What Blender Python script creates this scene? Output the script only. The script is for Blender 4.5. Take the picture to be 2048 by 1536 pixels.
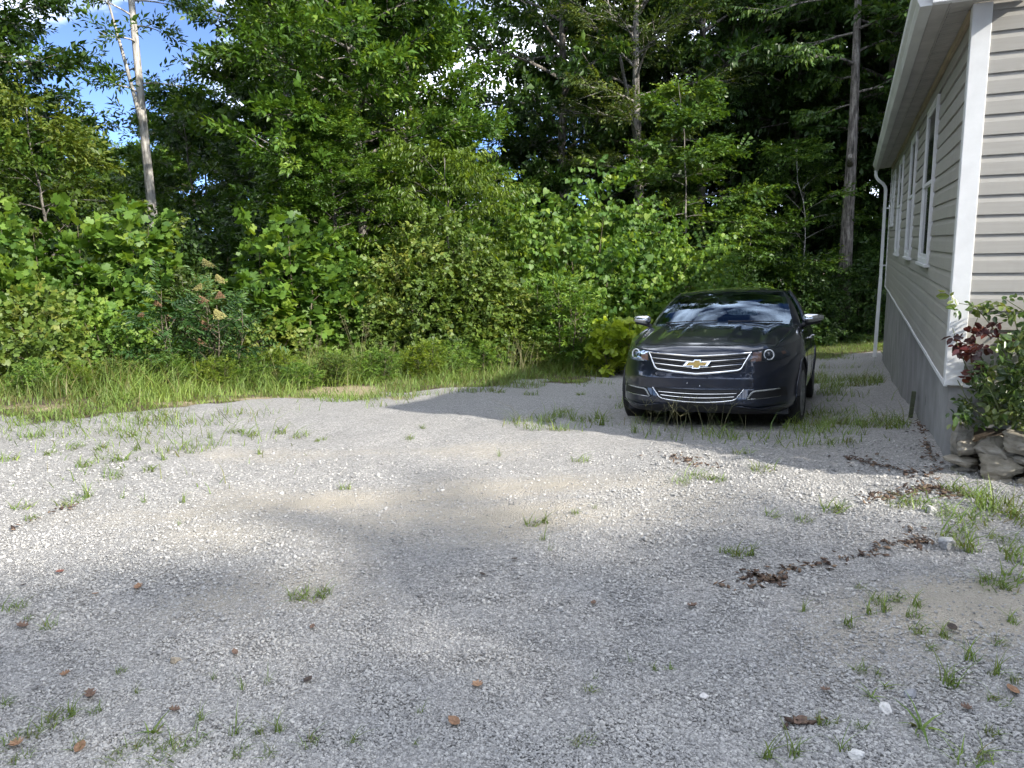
import bpy, bmesh, math, random
import numpy as np
from math import sin, cos, tan, radians, pi, sqrt, atan2, exp
from mathutils import Vector, Matrix, noise as mnoise

for o in list(bpy.data.objects):
    bpy.data.objects.remove(o)
scene = bpy.context.scene
COL = scene.collection

# ------------------------------------------------------------------ camera
FPX, PITCH, ROLL, CAM_Z = 1530.0, radians(10.15), radians(1.45), 1.5
_fw = np.array([0, cos(PITCH), -sin(PITCH)]); _rt = np.array([1.0, 0, 0]); _up = np.cross(_rt, _fw)
CF = _fw
CR = _rt * cos(ROLL) - _up * sin(ROLL)
CU = _up * cos(ROLL) + _rt * sin(ROLL)
CC = np.array([0, 0, CAM_Z])
cam_data = bpy.data.cameras.new("camera")
cam_data.sensor_width = 36.0
cam_data.lens = 36.0 * FPX / 2048.0
cam_data.clip_start = 0.05
cam_data.clip_end = 2000
cam = bpy.data.objects.new("camera", cam_data)
cam.matrix_world = Matrix(((CR[0], CU[0], -CF[0], CC[0]), (CR[1], CU[1], -CF[1], CC[1]), (CR[2], CU[2], -CF[2], CC[2]), (0, 0, 0, 1)))
COL.objects.link(cam)
scene.camera = cam

# ------------------------------------------------------------------ sky, sun, exposure
SUN_AZ, SUN_EL = radians(129.0), radians(32.3)
SUN_DIR = Vector((sin(SUN_AZ) * cos(SUN_EL), cos(SUN_AZ) * cos(SUN_EL), sin(SUN_EL)))
world = bpy.data.worlds.new("World")
scene.world = world
world.use_nodes = True
wn = world.node_tree.nodes; wl = world.node_tree.links
wn.clear()
w_out = wn.new('ShaderNodeOutputWorld'); w_bg = wn.new('ShaderNodeBackground')
sky = wn.new('ShaderNodeTexSky'); sky.sky_type = 'NISHITA'; sky.sun_disc = False
sky.sun_elevation = SUN_EL; sky.sun_rotation = SUN_AZ
sky.air_density = 0.14; sky.dust_density = 0.03; sky.ozone_density = 2.0
w_tc = wn.new('ShaderNodeTexCoord')
w_map = wn.new('ShaderNodeMapping'); w_map.inputs['Scale'].default_value = (1.0, 1.0, 2.2); w_map.inputs['Location'].default_value = (5.3, 2.2, 0.3)
w_no = wn.new('ShaderNodeTexNoise'); w_no.inputs['Scale'].default_value = 3.2; w_no.inputs['Detail'].default_value = 7; w_no.inputs['Roughness'].default_value = 0.55
w_cr = wn.new('ShaderNodeValToRGB'); w_cr.color_ramp.elements[0].position = 0.42; w_cr.color_ramp.elements[1].position = 0.70
w_mix = wn.new('ShaderNodeMix'); w_mix.data_type = 'RGBA'
w_mix.inputs['B'].default_value = (7.4, 7.8, 8.6, 1)
wl.new(w_tc.outputs['Generated'], w_map.inputs['Vector']); wl.new(w_map.outputs['Vector'], w_no.inputs['Vector'])
wl.new(w_no.outputs['Fac'], w_cr.inputs['Fac']); wl.new(w_cr.outputs['Color'], w_mix.inputs['Factor'])
wl.new(sky.outputs['Color'], w_mix.inputs['A']); wl.new(w_mix.outputs['Result'], w_bg.inputs['Color'])
w_bg.inputs['Strength'].default_value = 0.15
wl.new(w_bg.outputs['Background'], w_out.inputs['Surface'])

sun_data = bpy.data.lights.new("sun", 'SUN')
sun_data.energy = 2.1; sun_data.angle = radians(0.9); sun_data.color = (1.0, 0.94, 0.84)
sun = bpy.data.objects.new("sun", sun_data)
sun.rotation_euler = SUN_DIR.to_track_quat('Z', 'Y').to_euler()
sun.location = (20, -14, 16)
COL.objects.link(sun)

vs = scene.view_settings
vs.view_transform = 'Standard'; vs.look = 'None'; vs.gamma = 1.0; vs.use_curve_mapping = False
vs.exposure = 2.3
cy = scene.cycles
cy.use_denoising = True
cy.max_bounces = 5; cy.diffuse_bounces = 2; cy.glossy_bounces = 3; cy.transmission_bounces = 4
cy.use_adaptive_sampling = True; cy.adaptive_threshold = 0.02; cy.transparent_max_bounces = 8
cy.sample_clamp_indirect = 6.0
cy.caustics_reflective = False; cy.caustics_refractive = False

# ------------------------------------------------------------------ helpers
rng = np.random.default_rng(7)
random.seed(7)

def ray(px, py):
    return CF + CR * (px - 1024) / FPX - CU * (py - 768) / FPX
# house corner and the axes of the house: NV along the front face to the right, DV along the side wall, away
HAZ = radians(24.1)
KC = np.array([3.0364, 5.2329, 0.0])
DV = np.array([sin(HAZ), cos(HAZ), 0]); NV = np.array([cos(HAZ), -sin(HAZ), 0])
_gs = np.array([-60, -20, -6, -1, 0, 1, 2.4, 5, 8, 12, 16, 25, 45, 200.])
_gv = np.array([.5, .1, -.03, -.02, -.05, -.13, -.29, -.55, -.82, -1.12, -1.33, -1.6, -1.8, -2.])
def h_ns(x, y):
    return (x - KC[0]) * NV[0] + (y - KC[1]) * NV[1], (x - KC[0]) * DV[0] + (y - KC[1]) * DV[1]
def gz0(x, y):
    n, s = h_ns(x, y)
    return np.interp(s, _gs, _gv) - .14 * (1 - np.exp(np.minimum(n, 0)))
_wv = [(rng.uniform(-1, 1, 2), rng.uniform(0, 6.28), a, k) for a, k in ((.012, 2.2), (.010, 3.7), (.006, 7.0), (.02, .8), (.004, 15.), (.003, 23.))]
def gz(x, y):
    z = gz0(x, y)
    for d, ph, a, k in _wv:
        d = d / np.linalg.norm(d)
        z = z + a * np.sin(k * (x * d[0] + y * d[1]) + ph + 1.3 * np.sin(.6 * k * (x * d[1] - y * d[0]) + ph))
    return z
def ground_at(px, py):
    r = ray(px, py)
    t = np.geomspace(1.2, 200, 2500)
    P = CC + r * t[:, None]
    d = P[:, 2] - gz0(P[:, 0], P[:, 1])
    i = int(np.argmax(d < 0))
    return P[i][:2]
def spot(px, depth):
    # world x, y on the line of sight through column px (at the horizon) at a distance 'depth' ahead
    r = ray(px, 500)
    return r[0] / r[1] * depth, depth

def tag(o, label=None, cat=None, group=None, kind=None):
    if label: o['label'] = label
    if cat: o['category'] = cat
    if group: o['group'] = group
    if kind: o['kind'] = kind
    return o
def link(name, me, mat=None, parent=None, loc=None):
    o = bpy.data.objects.new(name, me)
    COL.objects.link(o)
    if mat is not None and me is not None and not me.materials:
        for m in (mat if isinstance(mat, (list, tuple)) else [mat]): me.materials.append(m)
    if parent is not None: o.parent = parent
    if loc is not None: o.location = loc
    return o
def empty(name, loc=(0, 0, 0), rz=0.0):
    o = bpy.data.objects.new(name, None)
    o.empty_display_size = .2
    COL.objects.link(o); o.location = loc; o.rotation_euler = (0, 0, rz)
    return o
def mesh_py(name, verts, faces, smooth=False):
    me = bpy.data.meshes.new(name)
    me.from_pydata([tuple(map(float, v)) for v in verts], [], faces)
    if smooth: me.polygons.foreach_set('use_smooth', [True] * len(me.polygons))
    me.update()
    return me
def mesh_np(name, V, F, tint=None, smooth=False):
    # V (n,3), F (m,k) all faces with k corners
    me = bpy.data.meshes.new(name)
    V = np.ascontiguousarray(V, dtype=np.float32); F = np.ascontiguousarray(F, dtype=np.int32)
    k = F.shape[1]
    me.vertices.add(len(V)); me.vertices.foreach_set('co', V.ravel())
    me.loops.add(F.size); me.loops.foreach_set('vertex_index', F.ravel())
    me.polygons.add(len(F)); me.polygons.foreach_set('loop_start', np.arange(0, F.size, k, dtype=np.int32))
    try: me.polygons.foreach_set('loop_total', np.full(len(F), k, dtype=np.int32))
    except Exception: pass
    if smooth: me.polygons.foreach_set('use_smooth', np.ones(len(F), dtype=bool))
    me.update(calc_edges=True)
    if tint is not None:
        a = me.attributes.new('tint', 'FLOAT', 'POINT'); a.data.foreach_set('value', np.ascontiguousarray(tint, dtype=np.float32))
    return me
class MB:
    def __init__(s): s.v = []; s.f = []
    def add(s, verts, faces):
        b = len(s.v); s.v += [tuple(v) for v in verts]; s.f += [tuple(i + b for i in f) for f in faces]; return s
    def box(s, x0, x1, y0, y1, z0, z1):
        return s.add([(x0, y0, z0), (x1, y0, z0), (x1, y1, z0), (x0, y1, z0), (x0, y0, z1), (x1, y0, z1), (x1, y1, z1), (x0, y1, z1)],
                     [(0, 3, 2, 1), (4, 5, 6, 7), (0, 1, 5, 4), (1, 2, 6, 5), (2, 3, 7, 6), (3, 0, 4, 7)])
    def extrude(s, prof, path_fn, ts, closed=True, caps=True):
        # prof: 2-D points; path_fn(t, a, b) -> 3-D point
        n = len(prof); V = []
        for t in ts:
            for a, b in prof: V.append(path_fn(t, a, b))
        F = []
        for i in range(len(ts) - 1):
            for j in range(n if closed else n - 1):
                k = (j + 1) % n
                F.append((i * n + j, i * n + k, (i + 1) * n + k, (i + 1) * n + j))
        if caps and closed:
            F.append(tuple(range(n - 1, -1, -1))); F.append(tuple((len(ts) - 1) * n + j for j in range(n)))
        return s.add(V, F)
    def tube(s, pts, rad, seg=8, cap=True):
        pts = [Vector(p) for p in pts]; n = len(pts)
        rad = rad if hasattr(rad, '__len__') else [rad] * n
        V = []; F = []; ref = None
        for i, p in enumerate(pts):
            d = (pts[min(i + 1, n - 1)] - pts[max(i - 1, 0)]).normalized()
            if ref is None: ref = d.orthogonal().normalized()
            ref = (ref - d * ref.dot(d)).normalized(); b = d.cross(ref)
            for k in range(seg):
                a = 2 * pi * k / seg; V.append(p + (ref * cos(a) + b * sin(a)) * rad[i])
        for i in range(n - 1):
            for k in range(seg):
                l = (k + 1) % seg; F.append((i * seg + k, i * seg + l, (i + 1) * seg + l, (i + 1) * seg + k))
        if cap: F.append(tuple(range(seg - 1, -1, -1))); F.append(tuple((n - 1) * seg + k for k in range(seg)))
        return s.add(V, F)
    def grid(s, P):
        # P: list of rows of points
        r, c_ = len(P), len(P[0]); V = [q for row in P for q in row]
        return s.add(V, [(i * c_ + j, i * c_ + j + 1, (i + 1) * c_ + j + 1, (i + 1) * c_ + j) for i in range(r - 1) for j in range(c_ - 1)])
    def mesh(s, name, smooth=False): return mesh_py(name, s.v, s.f, smooth)
    def build(s, name, mat, parent=None, smooth=False, loc=None): return link(name, s.mesh(name, smooth), mat, parent, loc)
def copy_tree(o, parent=None):
    c_ = o.copy(); COL.objects.link(c_); c_.parent = parent
    for ch in list(o.children): copy_tree(ch, c_)
    return c_
def bevel(o, w=.004, seg=2, angle=40):
    m = o.modifiers.new('bevel', 'BEVEL'); m.width = w; m.segments = seg; m.limit_method = 'ANGLE'; m.angle_limit = radians(angle)
    return o

# ------------------------------------------------------------------ materials
def mat_new(name):
    m = bpy.data.materials.new(name); m.use_nodes = True
    nt = m.node_tree; b = nt.nodes['Principled BSDF']
    return m, nt, b
def N_(nt, t, **kw):
    n = nt.nodes.new(t)
    for k, v in kw.items():
        if k in n.inputs: n.inputs[k].default_value = v
        else: setattr(n, k, v)
    return n
def ramp(nt, fac, stops):
    r = nt.nodes.new('ShaderNodeValToRGB'); e = r.color_ramp.elements
    while len(e) < len(stops): e.new(.5)
    for i, (p, c_) in enumerate(stops): e[i].position = p; e[i].color = (*c_, 1) if len(c_) == 3 else c_
    nt.links.new(fac, r.inputs['Fac']); return r.outputs['Color']
def mixc(nt, fac, a, b, mode='MIX'):
    m = nt.nodes.new('ShaderNodeMix'); m.data_type = 'RGBA'; m.blend_type = mode
    for s, v in (('Factor', fac), ('A', a), ('B', b)):
        if hasattr(v, 'node'): nt.links.new(v, m.inputs[s])
        elif s == 'Factor': m.inputs[s].default_value = v
        else: m.inputs[s].default_value = (*v, 1)
    return m.outputs['Result']
def math_(nt, op, a, b=None, clamp=False):
    m = nt.nodes.new('ShaderNodeMath'); m.operation = op; m.use_clamp = clamp
    for i, v in enumerate((a, b)):
        if v is None: continue
        if hasattr(v, 'node'): nt.links.new(v, m.inputs[i])
        else: m.inputs[i].default_value = v
    return m.outputs[0]
def noise_(nt, scale, detail=4, rough=.55, vec=None, dim='3D'):
    n = nt.nodes.new('ShaderNodeTexNoise'); n.inputs['Scale'].default_value = scale; n.inputs['Detail'].default_value = detail; n.inputs['Roughness'].default_value = rough
    if vec is not None: nt.links.new(vec, n.inputs['Vector'])
    return n.outputs['Fac']
def coord(nt, kind='Object', scale=None):
    t = nt.nodes.new('ShaderNodeTexCoord'); o = t.outputs[kind]
    if scale:
        m = nt.nodes.new('ShaderNodeMapping'); m.inputs['Scale'].default_value = scale; nt.links.new(o, m.inputs['Vector']); o = m.outputs['Vector']
    return o
def bump_(nt, b, h, strength=.3, dist=.01):
    n = nt.nodes.new('ShaderNodeBump'); n.inputs['Strength'].default_value = strength; n.inputs['Distance'].default_value = dist
    nt.links.new(h, n.inputs['Height']); nt.links.new(n.outputs['Normal'], b.inputs['Normal'])
def simple(name, col, rough=.5, metal=0.0, var=.15, scale=6.0, bump=0.0, bscale=60., coat=0.0, spec=.5, stretch=None):
    m, nt, b = mat_new(name)
    v = coord(nt, 'Object', stretch)
    nz = noise_(nt, scale, 5, .6, v)
    lo = tuple(max(0, x * (1 - var)) for x in col); hi = tuple(min(1, x * (1 + var)) for x in col)
    nt.links.new(ramp(nt, nz, [(.3, lo), (.7, hi)]), b.inputs['Base Color'])
    b.inputs['Roughness'].default_value = rough; b.inputs['Metallic'].default_value = metal
    b.inputs['Specular IOR Level'].default_value = spec
    b.inputs['Coat Weight'].default_value = coat
    if bump: bump_(nt, b, noise_(nt, bscale, 4, .6, v), bump, .005)
    return m
def leaf_mat(name, dark, mid, light, rough=.45, transl=.4, spec=.4):
    dark, mid, light = [tuple(g * v for g, v in zip((1.32, 1.25, 1.2), c_)) for c_ in (dark, mid, light)]
    m, nt, b = mat_new(name)
    a = nt.nodes.new('ShaderNodeAttribute'); a.attribute_name = 'tint'
    oi = nt.nodes.new('ShaderNodeObjectInfo')
    sh = math_(nt, 'MULTIPLY_ADD', oi.outputs['Random'], .16); sh.node.inputs[2].default_value = -.08
    fac = math_(nt, 'ADD', a.outputs['Fac'], sh, clamp=True)
    col = ramp(nt, fac, [(0.0, dark), (.55, mid), (1.0, light)])
    nt.links.new(col, b.inputs['Base Color'])
    b.inputs['Roughness'].default_value = rough; b.inputs['Specular IOR Level'].default_value = spec
    tr = nt.nodes.new('ShaderNodeBsdfTranslucent')
    tc = mixc(nt, 1.0, col, (1.25, 1.15, .45), 'MULTIPLY'); nt.links.new(tc, tr.inputs['Color'])
    mx = nt.nodes.new('ShaderNodeMixShader'); mx.inputs[0].default_value = transl
    out = nt.nodes['Material Output']
    nt.links.new(b.outputs[0], mx.inputs[1]); nt.links.new(tr.outputs[0], mx.inputs[2]); nt.links.new(mx.outputs[0], out.inputs['Surface'])
    return m

# ================================================================== TERRAIN
def poly_dist(x, y, pts):
    # signed distance-like: how far (x, y) lies beyond the polyline (positive = farther away from the camera, y up)
    px = np.array([p[0] for p in pts]); py = np.array([p[1] for p in pts])
    return y - np.interp(x, px, py)
# where the gravel stops and the grass begins (x, y), and where the brush stands
EDGE = [(-30, 9.0), (-12, 8.4), (-5.4, 7.9), (-4.3, 8.35), (-3.3, 9.2), (-2.7, 10.3), (-2.0, 10.2), (-1.5, 9.9), (-1.0, 11.6), (-.2, 12.2), (.7, 13.2), (1.9, 14.2), (2.6, 17.5), (4.5, 18.6), (7.5, 19.2), (10, 18.2), (16, 16.0), (40, 14)]
BRUSH = [(-40, 11.0), (-12, 10.8), (-7.3, 11.3), (-5.5, 12.6), (-3.3, 14.6), (-1.5, 16.0), (.5, 17.2), (3, 18.4), (4.6, 20.4), (8, 21.6), (10, 21.4), (20, 19.5), (40, 18)]
def vnoise(x, y, k, seed=0):
    r = np.random.default_rng(seed); t = r.random((256, 256))
    u = x * k + 1000; v = y * k + 1000
    i = np.floor(u).astype(int); j = np.floor(v).astype(int); a = u - i; b = v - j
    a = a * a * (3 - 2 * a); b = b * b * (3 - 2 * b)
    g = lambda p, q: t[p % 256, q % 256]
    return (g(i, j) * (1 - a) + g(i + 1, j) * a) * (1 - b) + (g(i, j + 1) * (1 - a) + g(i + 1, j + 1) * a) * b
def fbm(x, y, k, seed=0, o=4):
    s = 0; w = .5
    for q in range(o): s = s + w * vnoise(x, y, k * 2 ** q, seed + q); w *= .5
    return s / (1 - .5 ** o)
def grass_amount(x, y):
    d = poly_dist(x, y, EDGE) + (fbm(x, y, .9, 5) - .5) * 3.0
    return np.clip(d / .5 + .35, 0, 1)
def sand_amount(x, y):
    # packed sandy fines in the wheel tracks
    a = np.exp(-((y - (5.15 + .10 * x)) / .42) ** 2) * np.clip((x + 3.6) / 1.5, 0, 1) * np.clip((1.6 - x) / 1.2, 0, 1)
    b = np.exp(-(((x - 2.0) / .9) ** 2 + ((y - 3.0) / .45) ** 2)) * .8
    c_ = np.exp(-(((x + 1.3) / .8) ** 2 + ((y - 3.6) / .35) ** 2)) * .55
    e_ = np.exp(-((y - (6.3 + .02 * x)) / .3) ** 2) * np.clip((x + 3.) / 1, 0, 1) * np.clip((.8 - x) / 1, 0, 1) * .5
    g_ = np.exp(-(((x + .6) / 1.9) ** 2 + ((y - 4.6) / .6) ** 2)) * .95
    s = np.maximum(np.maximum(np.maximum(a, b), np.maximum(c_, e_)), g_)
    return np.clip(s * (.5 + 1.1 * fbm(x, y, 1.6, 21)) + (fbm(x, y, .8, 3) - .56) * 1.2, 0, 1)
def straw_amount(x, y):
    d = poly_dist(x, y, EDGE)
    s = np.exp(-((d - .15) / .55) ** 2) * np.clip((-1.0 - x) / .6, 0, 1) * np.clip((fbm(x, y, .9, 33) - .40) * 5, 0, 1)
    m = np.exp(-(((x + 2.45) / .55) ** 2 + ((y - 11.0) / .9) ** 2))
    return np.clip(np.maximum(s, m * 1.3), 0, 1)

def axis(lo, hi, fine_lo, fine_hi, step, grow):
    a = list(np.arange(fine_lo, fine_hi, step)); s = step
    v = a[-1]
    while v < hi: s *= grow; v += s; a.append(v)
    s = step; v = a[0]; pre = []
    while v > lo: s *= grow; v -= s; pre.append(v)
    return np.array(pre[::-1] + a)
gx = axis(-260, 260, -5.0, 5.0, .045, 1.075); gy = axis(-120, 420, 1.6, 9.0, .045, 1.06)
GX, GY = np.meshgrid(gx, gy)
GZ = gz(GX, GY) * 1.0
_gr = np.clip((12 - np.hypot(GX, GY - 5)) / 6, 0, 1)
GZ = GZ + _gr * (fbm(GX, GY, 9., 11, 3) - .5) * .012
nyy, nxx = GX.shape
idx = np.arange(nxx * nyy).reshape(nyy, nxx)
TF = np.stack([idx[:-1, :-1], idx[:-1, 1:], idx[1:, 1:], idx[1:, :-1]], -1).reshape(-1, 4)
tme = mesh_np('ground', np.stack([GX, GY, GZ], -1).reshape(-1, 3), TF, smooth=True)
for nm, fn in (('grassy', grass_amount), ('sandy', sand_amount), ('straw', straw_amount)):
    a = tme.attributes.new(nm, 'FLOAT', 'POINT'); a.data.foreach_set('value', fn(GX, GY).astype(np.float32).ravel())

m, nt, b = mat_new('gravel ground')
pc = coord(nt, 'Object')
def vor(scale, feat='F1'):
    v = nt.nodes.new('ShaderNodeTexVoronoi'); v.feature = feat; v.inputs['Scale'].default_value = scale; nt.links.new(pc, v.inputs['Vector']); return v
v1 = vor(85.); v2 = vor(160.)
sepc = nt.nodes.new('ShaderNodeSeparateColor'); nt.links.new(v1.outputs['Color'], sepc.inputs[0])
stone = ramp(nt, sepc.outputs[0], [(0.0, (.13, .129, .126)), (.35, (.25, .248, .242)), (.7, (.36, .355, .345)), (1.0, (.52, .51, .49))])
sep2 = nt.nodes.new('ShaderNodeSeparateColor'); nt.links.new(v2.outputs['Color'], sep2.inputs[0])
fine = ramp(nt, sep2.outputs[0], [(0.0, (.15, .145, .14)), (.5, (.29, .28, .265)), (1.0, (.44, .43, .41))])
base = mixc(nt, noise_(nt, 1.3, 5, .6, pc), stone, fine)
at = {}
for nm in ('grassy', 'sandy', 'straw'):
    a = nt.nodes.new('ShaderNodeAttribute'); a.attribute_name = nm; at[nm] = a.outputs['Fac']
grit = noise_(nt, 170., 3, .7, pc)
sandc = ramp(nt, grit, [(.3, (.30, .27, .22)), (.7, (.45, .415, .35))])
sm_ = math_(nt, 'ADD', at['sandy'], math_(nt, 'MULTIPLY', math_(nt, 'SUBTRACT', noise_(nt, 26., 5, .7, pc), .5), 1.2))
base = mixc(nt, math_(nt, 'MULTIPLY', math_(nt, 'SUBTRACT', sm_, .22), 1.4, True), base, sandc)
soil = ramp(nt, noise_(nt, 9., 6, .7, pc), [(.3, (.055, .042, .028)), (.7, (.13, .10, .065))])
base = mixc(nt, math_(nt, 'MULTIPLY', math_(nt, 'SUBTRACT', math_(nt, 'ADD', at['grassy'], math_(nt, 'MULTIPLY', noise_(nt, 7., 4, .6, pc), .8)), .75), 3., True), base, soil)
strawc = ramp(nt, noise_(nt, 60., 4, .7, coord(nt, 'Object', (.35, 1.2, 1))), [(.3, (.22, .175, .11)), (.7, (.43, .36, .24))])
base = mixc(nt, math_(nt, 'MULTIPLY', math_(nt, 'SUBTRACT', math_(nt, 'ADD', at['straw'], math_(nt, 'MULTIPLY', noise_(nt, 12., 4, .6, pc), .6)), .55), 3., True), base, strawc)
nt.links.new(base, b.inputs['Base Color'])
b.inputs['Roughness'].default_value = .9; b.inputs['Specular IOR Level'].default_value = .25
hgt = math_(nt, 'ADD', math_(nt, 'MULTIPLY', v1.outputs['Distance'], -1.2), math_(nt, 'MULTIPLY', v2.outputs['Distance'], -.5))
bump_(nt, b, hgt, .9, .012)
ground = tag(link('ground', tme, m), kind='structure')

# ------------------------------------------------------------------ gravel stones (too many to count)
def gravel_points():
    P = []
    W, H = 2048, 1536
    n = 150000
    px = rng.uniform(-60, W + 60, n); py = 880 + (1640 - 880) * rng.random(n) ** .80
    d = CF[None] + CR[None] * ((px - 1024) / FPX)[:, None] - CU[None] * ((py - 768) / FPX)[:, None]
    t = 1.6 / -d[:, 2]
    for _ in range(6):
        X = CC + d * t[:, None]; t = t * (CAM_Z - gz0(X[:, 0], X[:, 1])) / (CAM_Z - X[:, 2])
    X = CC + d * t[:, None]
    x, y = X[:, 0], X[:, 1]
    nn, ss = h_ns(x, y)
    keep = (rng.random(n) > sand_amount(x, y) * .93) & (rng.random(n) > grass_amount(x, y)) & ~((nn > -.02) & (ss > -.02)) & (t < 12) & (rng.random(n) > np.clip((t - 3.8) / 4., 0, .75) * ~((nn > -2.2) & (ss > -1.5)))
    x, y, t = x[keep], y[keep], t[keep]; nn = nn[keep]; ss = ss[keep]
    loose = fbm(x, y, 1.1, 40)
    r = (.0036 + .00095 * t) * np.exp(rng.normal(0, .30, len(x))) * (.36 + .34 * loose)
    big = (nn > -2.0) & (ss > -1.3) & (ss < 3)
    r = np.where(big, r * 1.12, r)
    r = np.clip(r, .0028, .026)
    z = gz(x, y) + r * rng.uniform(.1, .75, len(x))
    return np.stack([x, y, z], 1), r
gp, gr_ = gravel_points()
pm = bpy.data.meshes.new('gravel'); pm.vertices.add(len(gp)); pm.vertices.foreach_set('co', gp.astype(np.float32).ravel())
a = pm.attributes.new('size', 'FLOAT', 'POINT'); a.data.foreach_set('value', gr_.astype(np.float32))
a = pm.attributes.new('pick', 'INT', 'POINT'); a.data.foreach_set('value', rng.integers(0, 9, len(gp)).astype(np.int32))
a = pm.attributes.new('turn', 'FLOAT_VECTOR', 'POINT'); a.data.foreach_set('vector', np.stack([rng.normal(0, .35, len(gp)), rng.normal(0, .35, len(gp)), rng.uniform(0, 6.28, len(gp))], 1).astype(np.float32).ravel())
m_peb, nt, b = mat_new('gravel stone')
oi = nt.nodes.new('ShaderNodeObjectInfo')
cc_ = ramp(nt, oi.outputs['Random'], [(0., (.15, .149, .147)), (.3, (.27, .267, .26)), (.62, (.37, .364, .35)), (.86, (.45, .44, .415)), (1., (.57, .555, .525))])
cc_ = mixc(nt, .35, cc_, ramp(nt, noise_(nt, 90., 3, .6, coord(nt, 'Object')), [(.3, (.2, .2, .2)), (.7, (.5, .49, .47))]))
nt.links.new(cc_, b.inputs['Base Color']); b.inputs['Roughness'].default_value = .85; b.inputs['Specular IOR Level'].default_value = .3
ng = bpy.data.node_groups.new('scatter stones', 'GeometryNodeTree')
ng.interface.new_socket('Geometry', in_out='INPUT', socket_type='NodeSocketGeometry'); ng.interface.new_socket('Geometry', in_out='OUTPUT', socket_type='NodeSocketGeometry')
gi = ng.nodes.new('NodeGroupInput'); go = ng.nodes.new('NodeGroupOutput')
jn = ng.nodes.new('GeometryNodeJoinGeometry')
for k in range(9):
    ic = ng.nodes.new('GeometryNodeMeshIcoSphere'); ic.inputs['Radius'].default_value = 1.0; ic.inputs['Subdivisions'].default_value = 2
    sp = ng.nodes.new('GeometryNodeSetPosition'); rv = ng.nodes.new('FunctionNodeRandomValue'); rv.data_type = 'FLOAT_VECTOR'
    q = .24; rv.inputs[0].default_value = (-q, -q, -q); rv.inputs[1].default_value = (q, q, q); rv.inputs['Seed'].default_value = 31 + k
    tf = ng.nodes.new('GeometryNodeTransform'); tf.inputs['Scale'].default_value = (1.0 + .5 * rng.random(), .8 + .35 * rng.random(), .62 + .35 * rng.random())
    sm2 = ng.nodes.new('GeometryNodeSetMaterial'); sm2.inputs['Material'].default_value = m_peb
    gti = ng.nodes.new('GeometryNodeGeometryToInstance')
    L = ng.links.new
    L(ic.outputs['Mesh'], sp.inputs['Geometry']); L(rv.outputs[0], sp.inputs['Offset']); L(sp.outputs[0], tf.inputs['Geometry'])
    L(tf.outputs[0], sm2.inputs['Geometry']); L(sm2.outputs[0], gti.inputs[0]); L(gti.outputs[0], jn.inputs[0])
iop = ng.nodes.new('GeometryNodeInstanceOnPoints'); iop.inputs['Pick Instance'].default_value = True
def nattr(nm, ty):
    a = ng.nodes.new('GeometryNodeInputNamedAttribute'); a.data_type = ty; a.inputs['Name'].default_value = nm; return a.outputs[0]
e2r = ng.nodes.new('FunctionNodeEulerToRotation')
L(gi.outputs[0], iop.inputs['Points']); L(jn.outputs[0], iop.inputs['Instance']); L(nattr('pick', 'INT'), iop.inputs['Instance Index'])
L(nattr('turn', 'FLOAT_VECTOR'), e2r.inputs[0]); L(e2r.outputs[0], iop.inputs['Rotation']); L(nattr('size', 'FLOAT'), iop.inputs['Scale']); L(iop.outputs[0], go.inputs[0])
m2p = ng.nodes.new('GeometryNodeMeshToPoints'); L(gi.outputs[0], m2p.inputs[0]); L(m2p.outputs[0], iop.inputs['Points'])
gravel = tag(link('gravel', pm), 'loose grey crushed stone gravel covering the parking area', 'gravel', kind='stuff')
md = gravel.modifiers.new('scatter', 'NODES'); md.node_group = ng

# ------------------------------------------------------------------ grass
def blades(x, y, h, w, lean, tint, zoff=0.0, segs=3, base_fn=gz):
    n = len(x); a = rng.uniform(0, 2 * pi, n); f = rng.uniform(0, 2 * pi, n)
    z = base_fn(x, y) + zoff
    d = np.stack([np.cos(a), np.sin(a)], 1); side = np.stack([-np.sin(a + f * .15), np.cos(a + f * .15)], 1)
    V = np.zeros((n, segs * 2 + 1, 3))
    for k in range(segs + 1):
        t = k / segs
        out = lean * h * t ** 1.9; up = h * (t - .28 * lean * t ** 2.4)
        cx = x + d[:, 0] * out; cy_ = y + d[:, 1] * out; cz = z + up
        ww = w * (1 - t ** 1.6) * .5
        if k < segs:
            V[:, 2 * k] = np.stack([cx - side[:, 0] * ww, cy_ - side[:, 1] * ww, cz], 1)
            V[:, 2 * k + 1] = np.stack([cx + side[:, 0] * ww, cy_ + side[:, 1] * ww, cz], 1)
        else: V[:, 2 * k] = np.stack([cx, cy_, cz], 1)
    nv = segs * 2 + 1; F = []
    for k in range(segs - 1): F += [(2 * k, 2 * k + 1, 2 * k + 3), (2 * k, 2 * k + 3, 2 * k + 2)]
    F.append((2 * segs - 2, 2 * segs - 1, 2 * segs))
    F = np.array(F)[None] + (np.arange(n) * nv)[:, None, None]
    T = np.repeat(tint, nv)
    return V.reshape(-1, 3), F.reshape(-1, 3), T
def join_np(parts):
    V = []; F = []; T = []; o = 0
    for v, f, t in parts: V.append(v); F.append(f + o); T.append(t); o += len(v)
    return np.concatenate(V), np.concatenate(F), np.concatenate(T)
M_GRASS = leaf_mat('grass blade', (.15, .13, .06), (.086, .156, .034), (.185, .265, .060), rough=.5, transl=.35)
def sample_region(n, xlo, xhi, ylo, yhi, prob):
    x = rng.uniform(xlo, xhi, n); y = rng.uniform(ylo, yhi, n)
    k = rng.random(n) < prob(x, y); return x[k], y[k]
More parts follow.
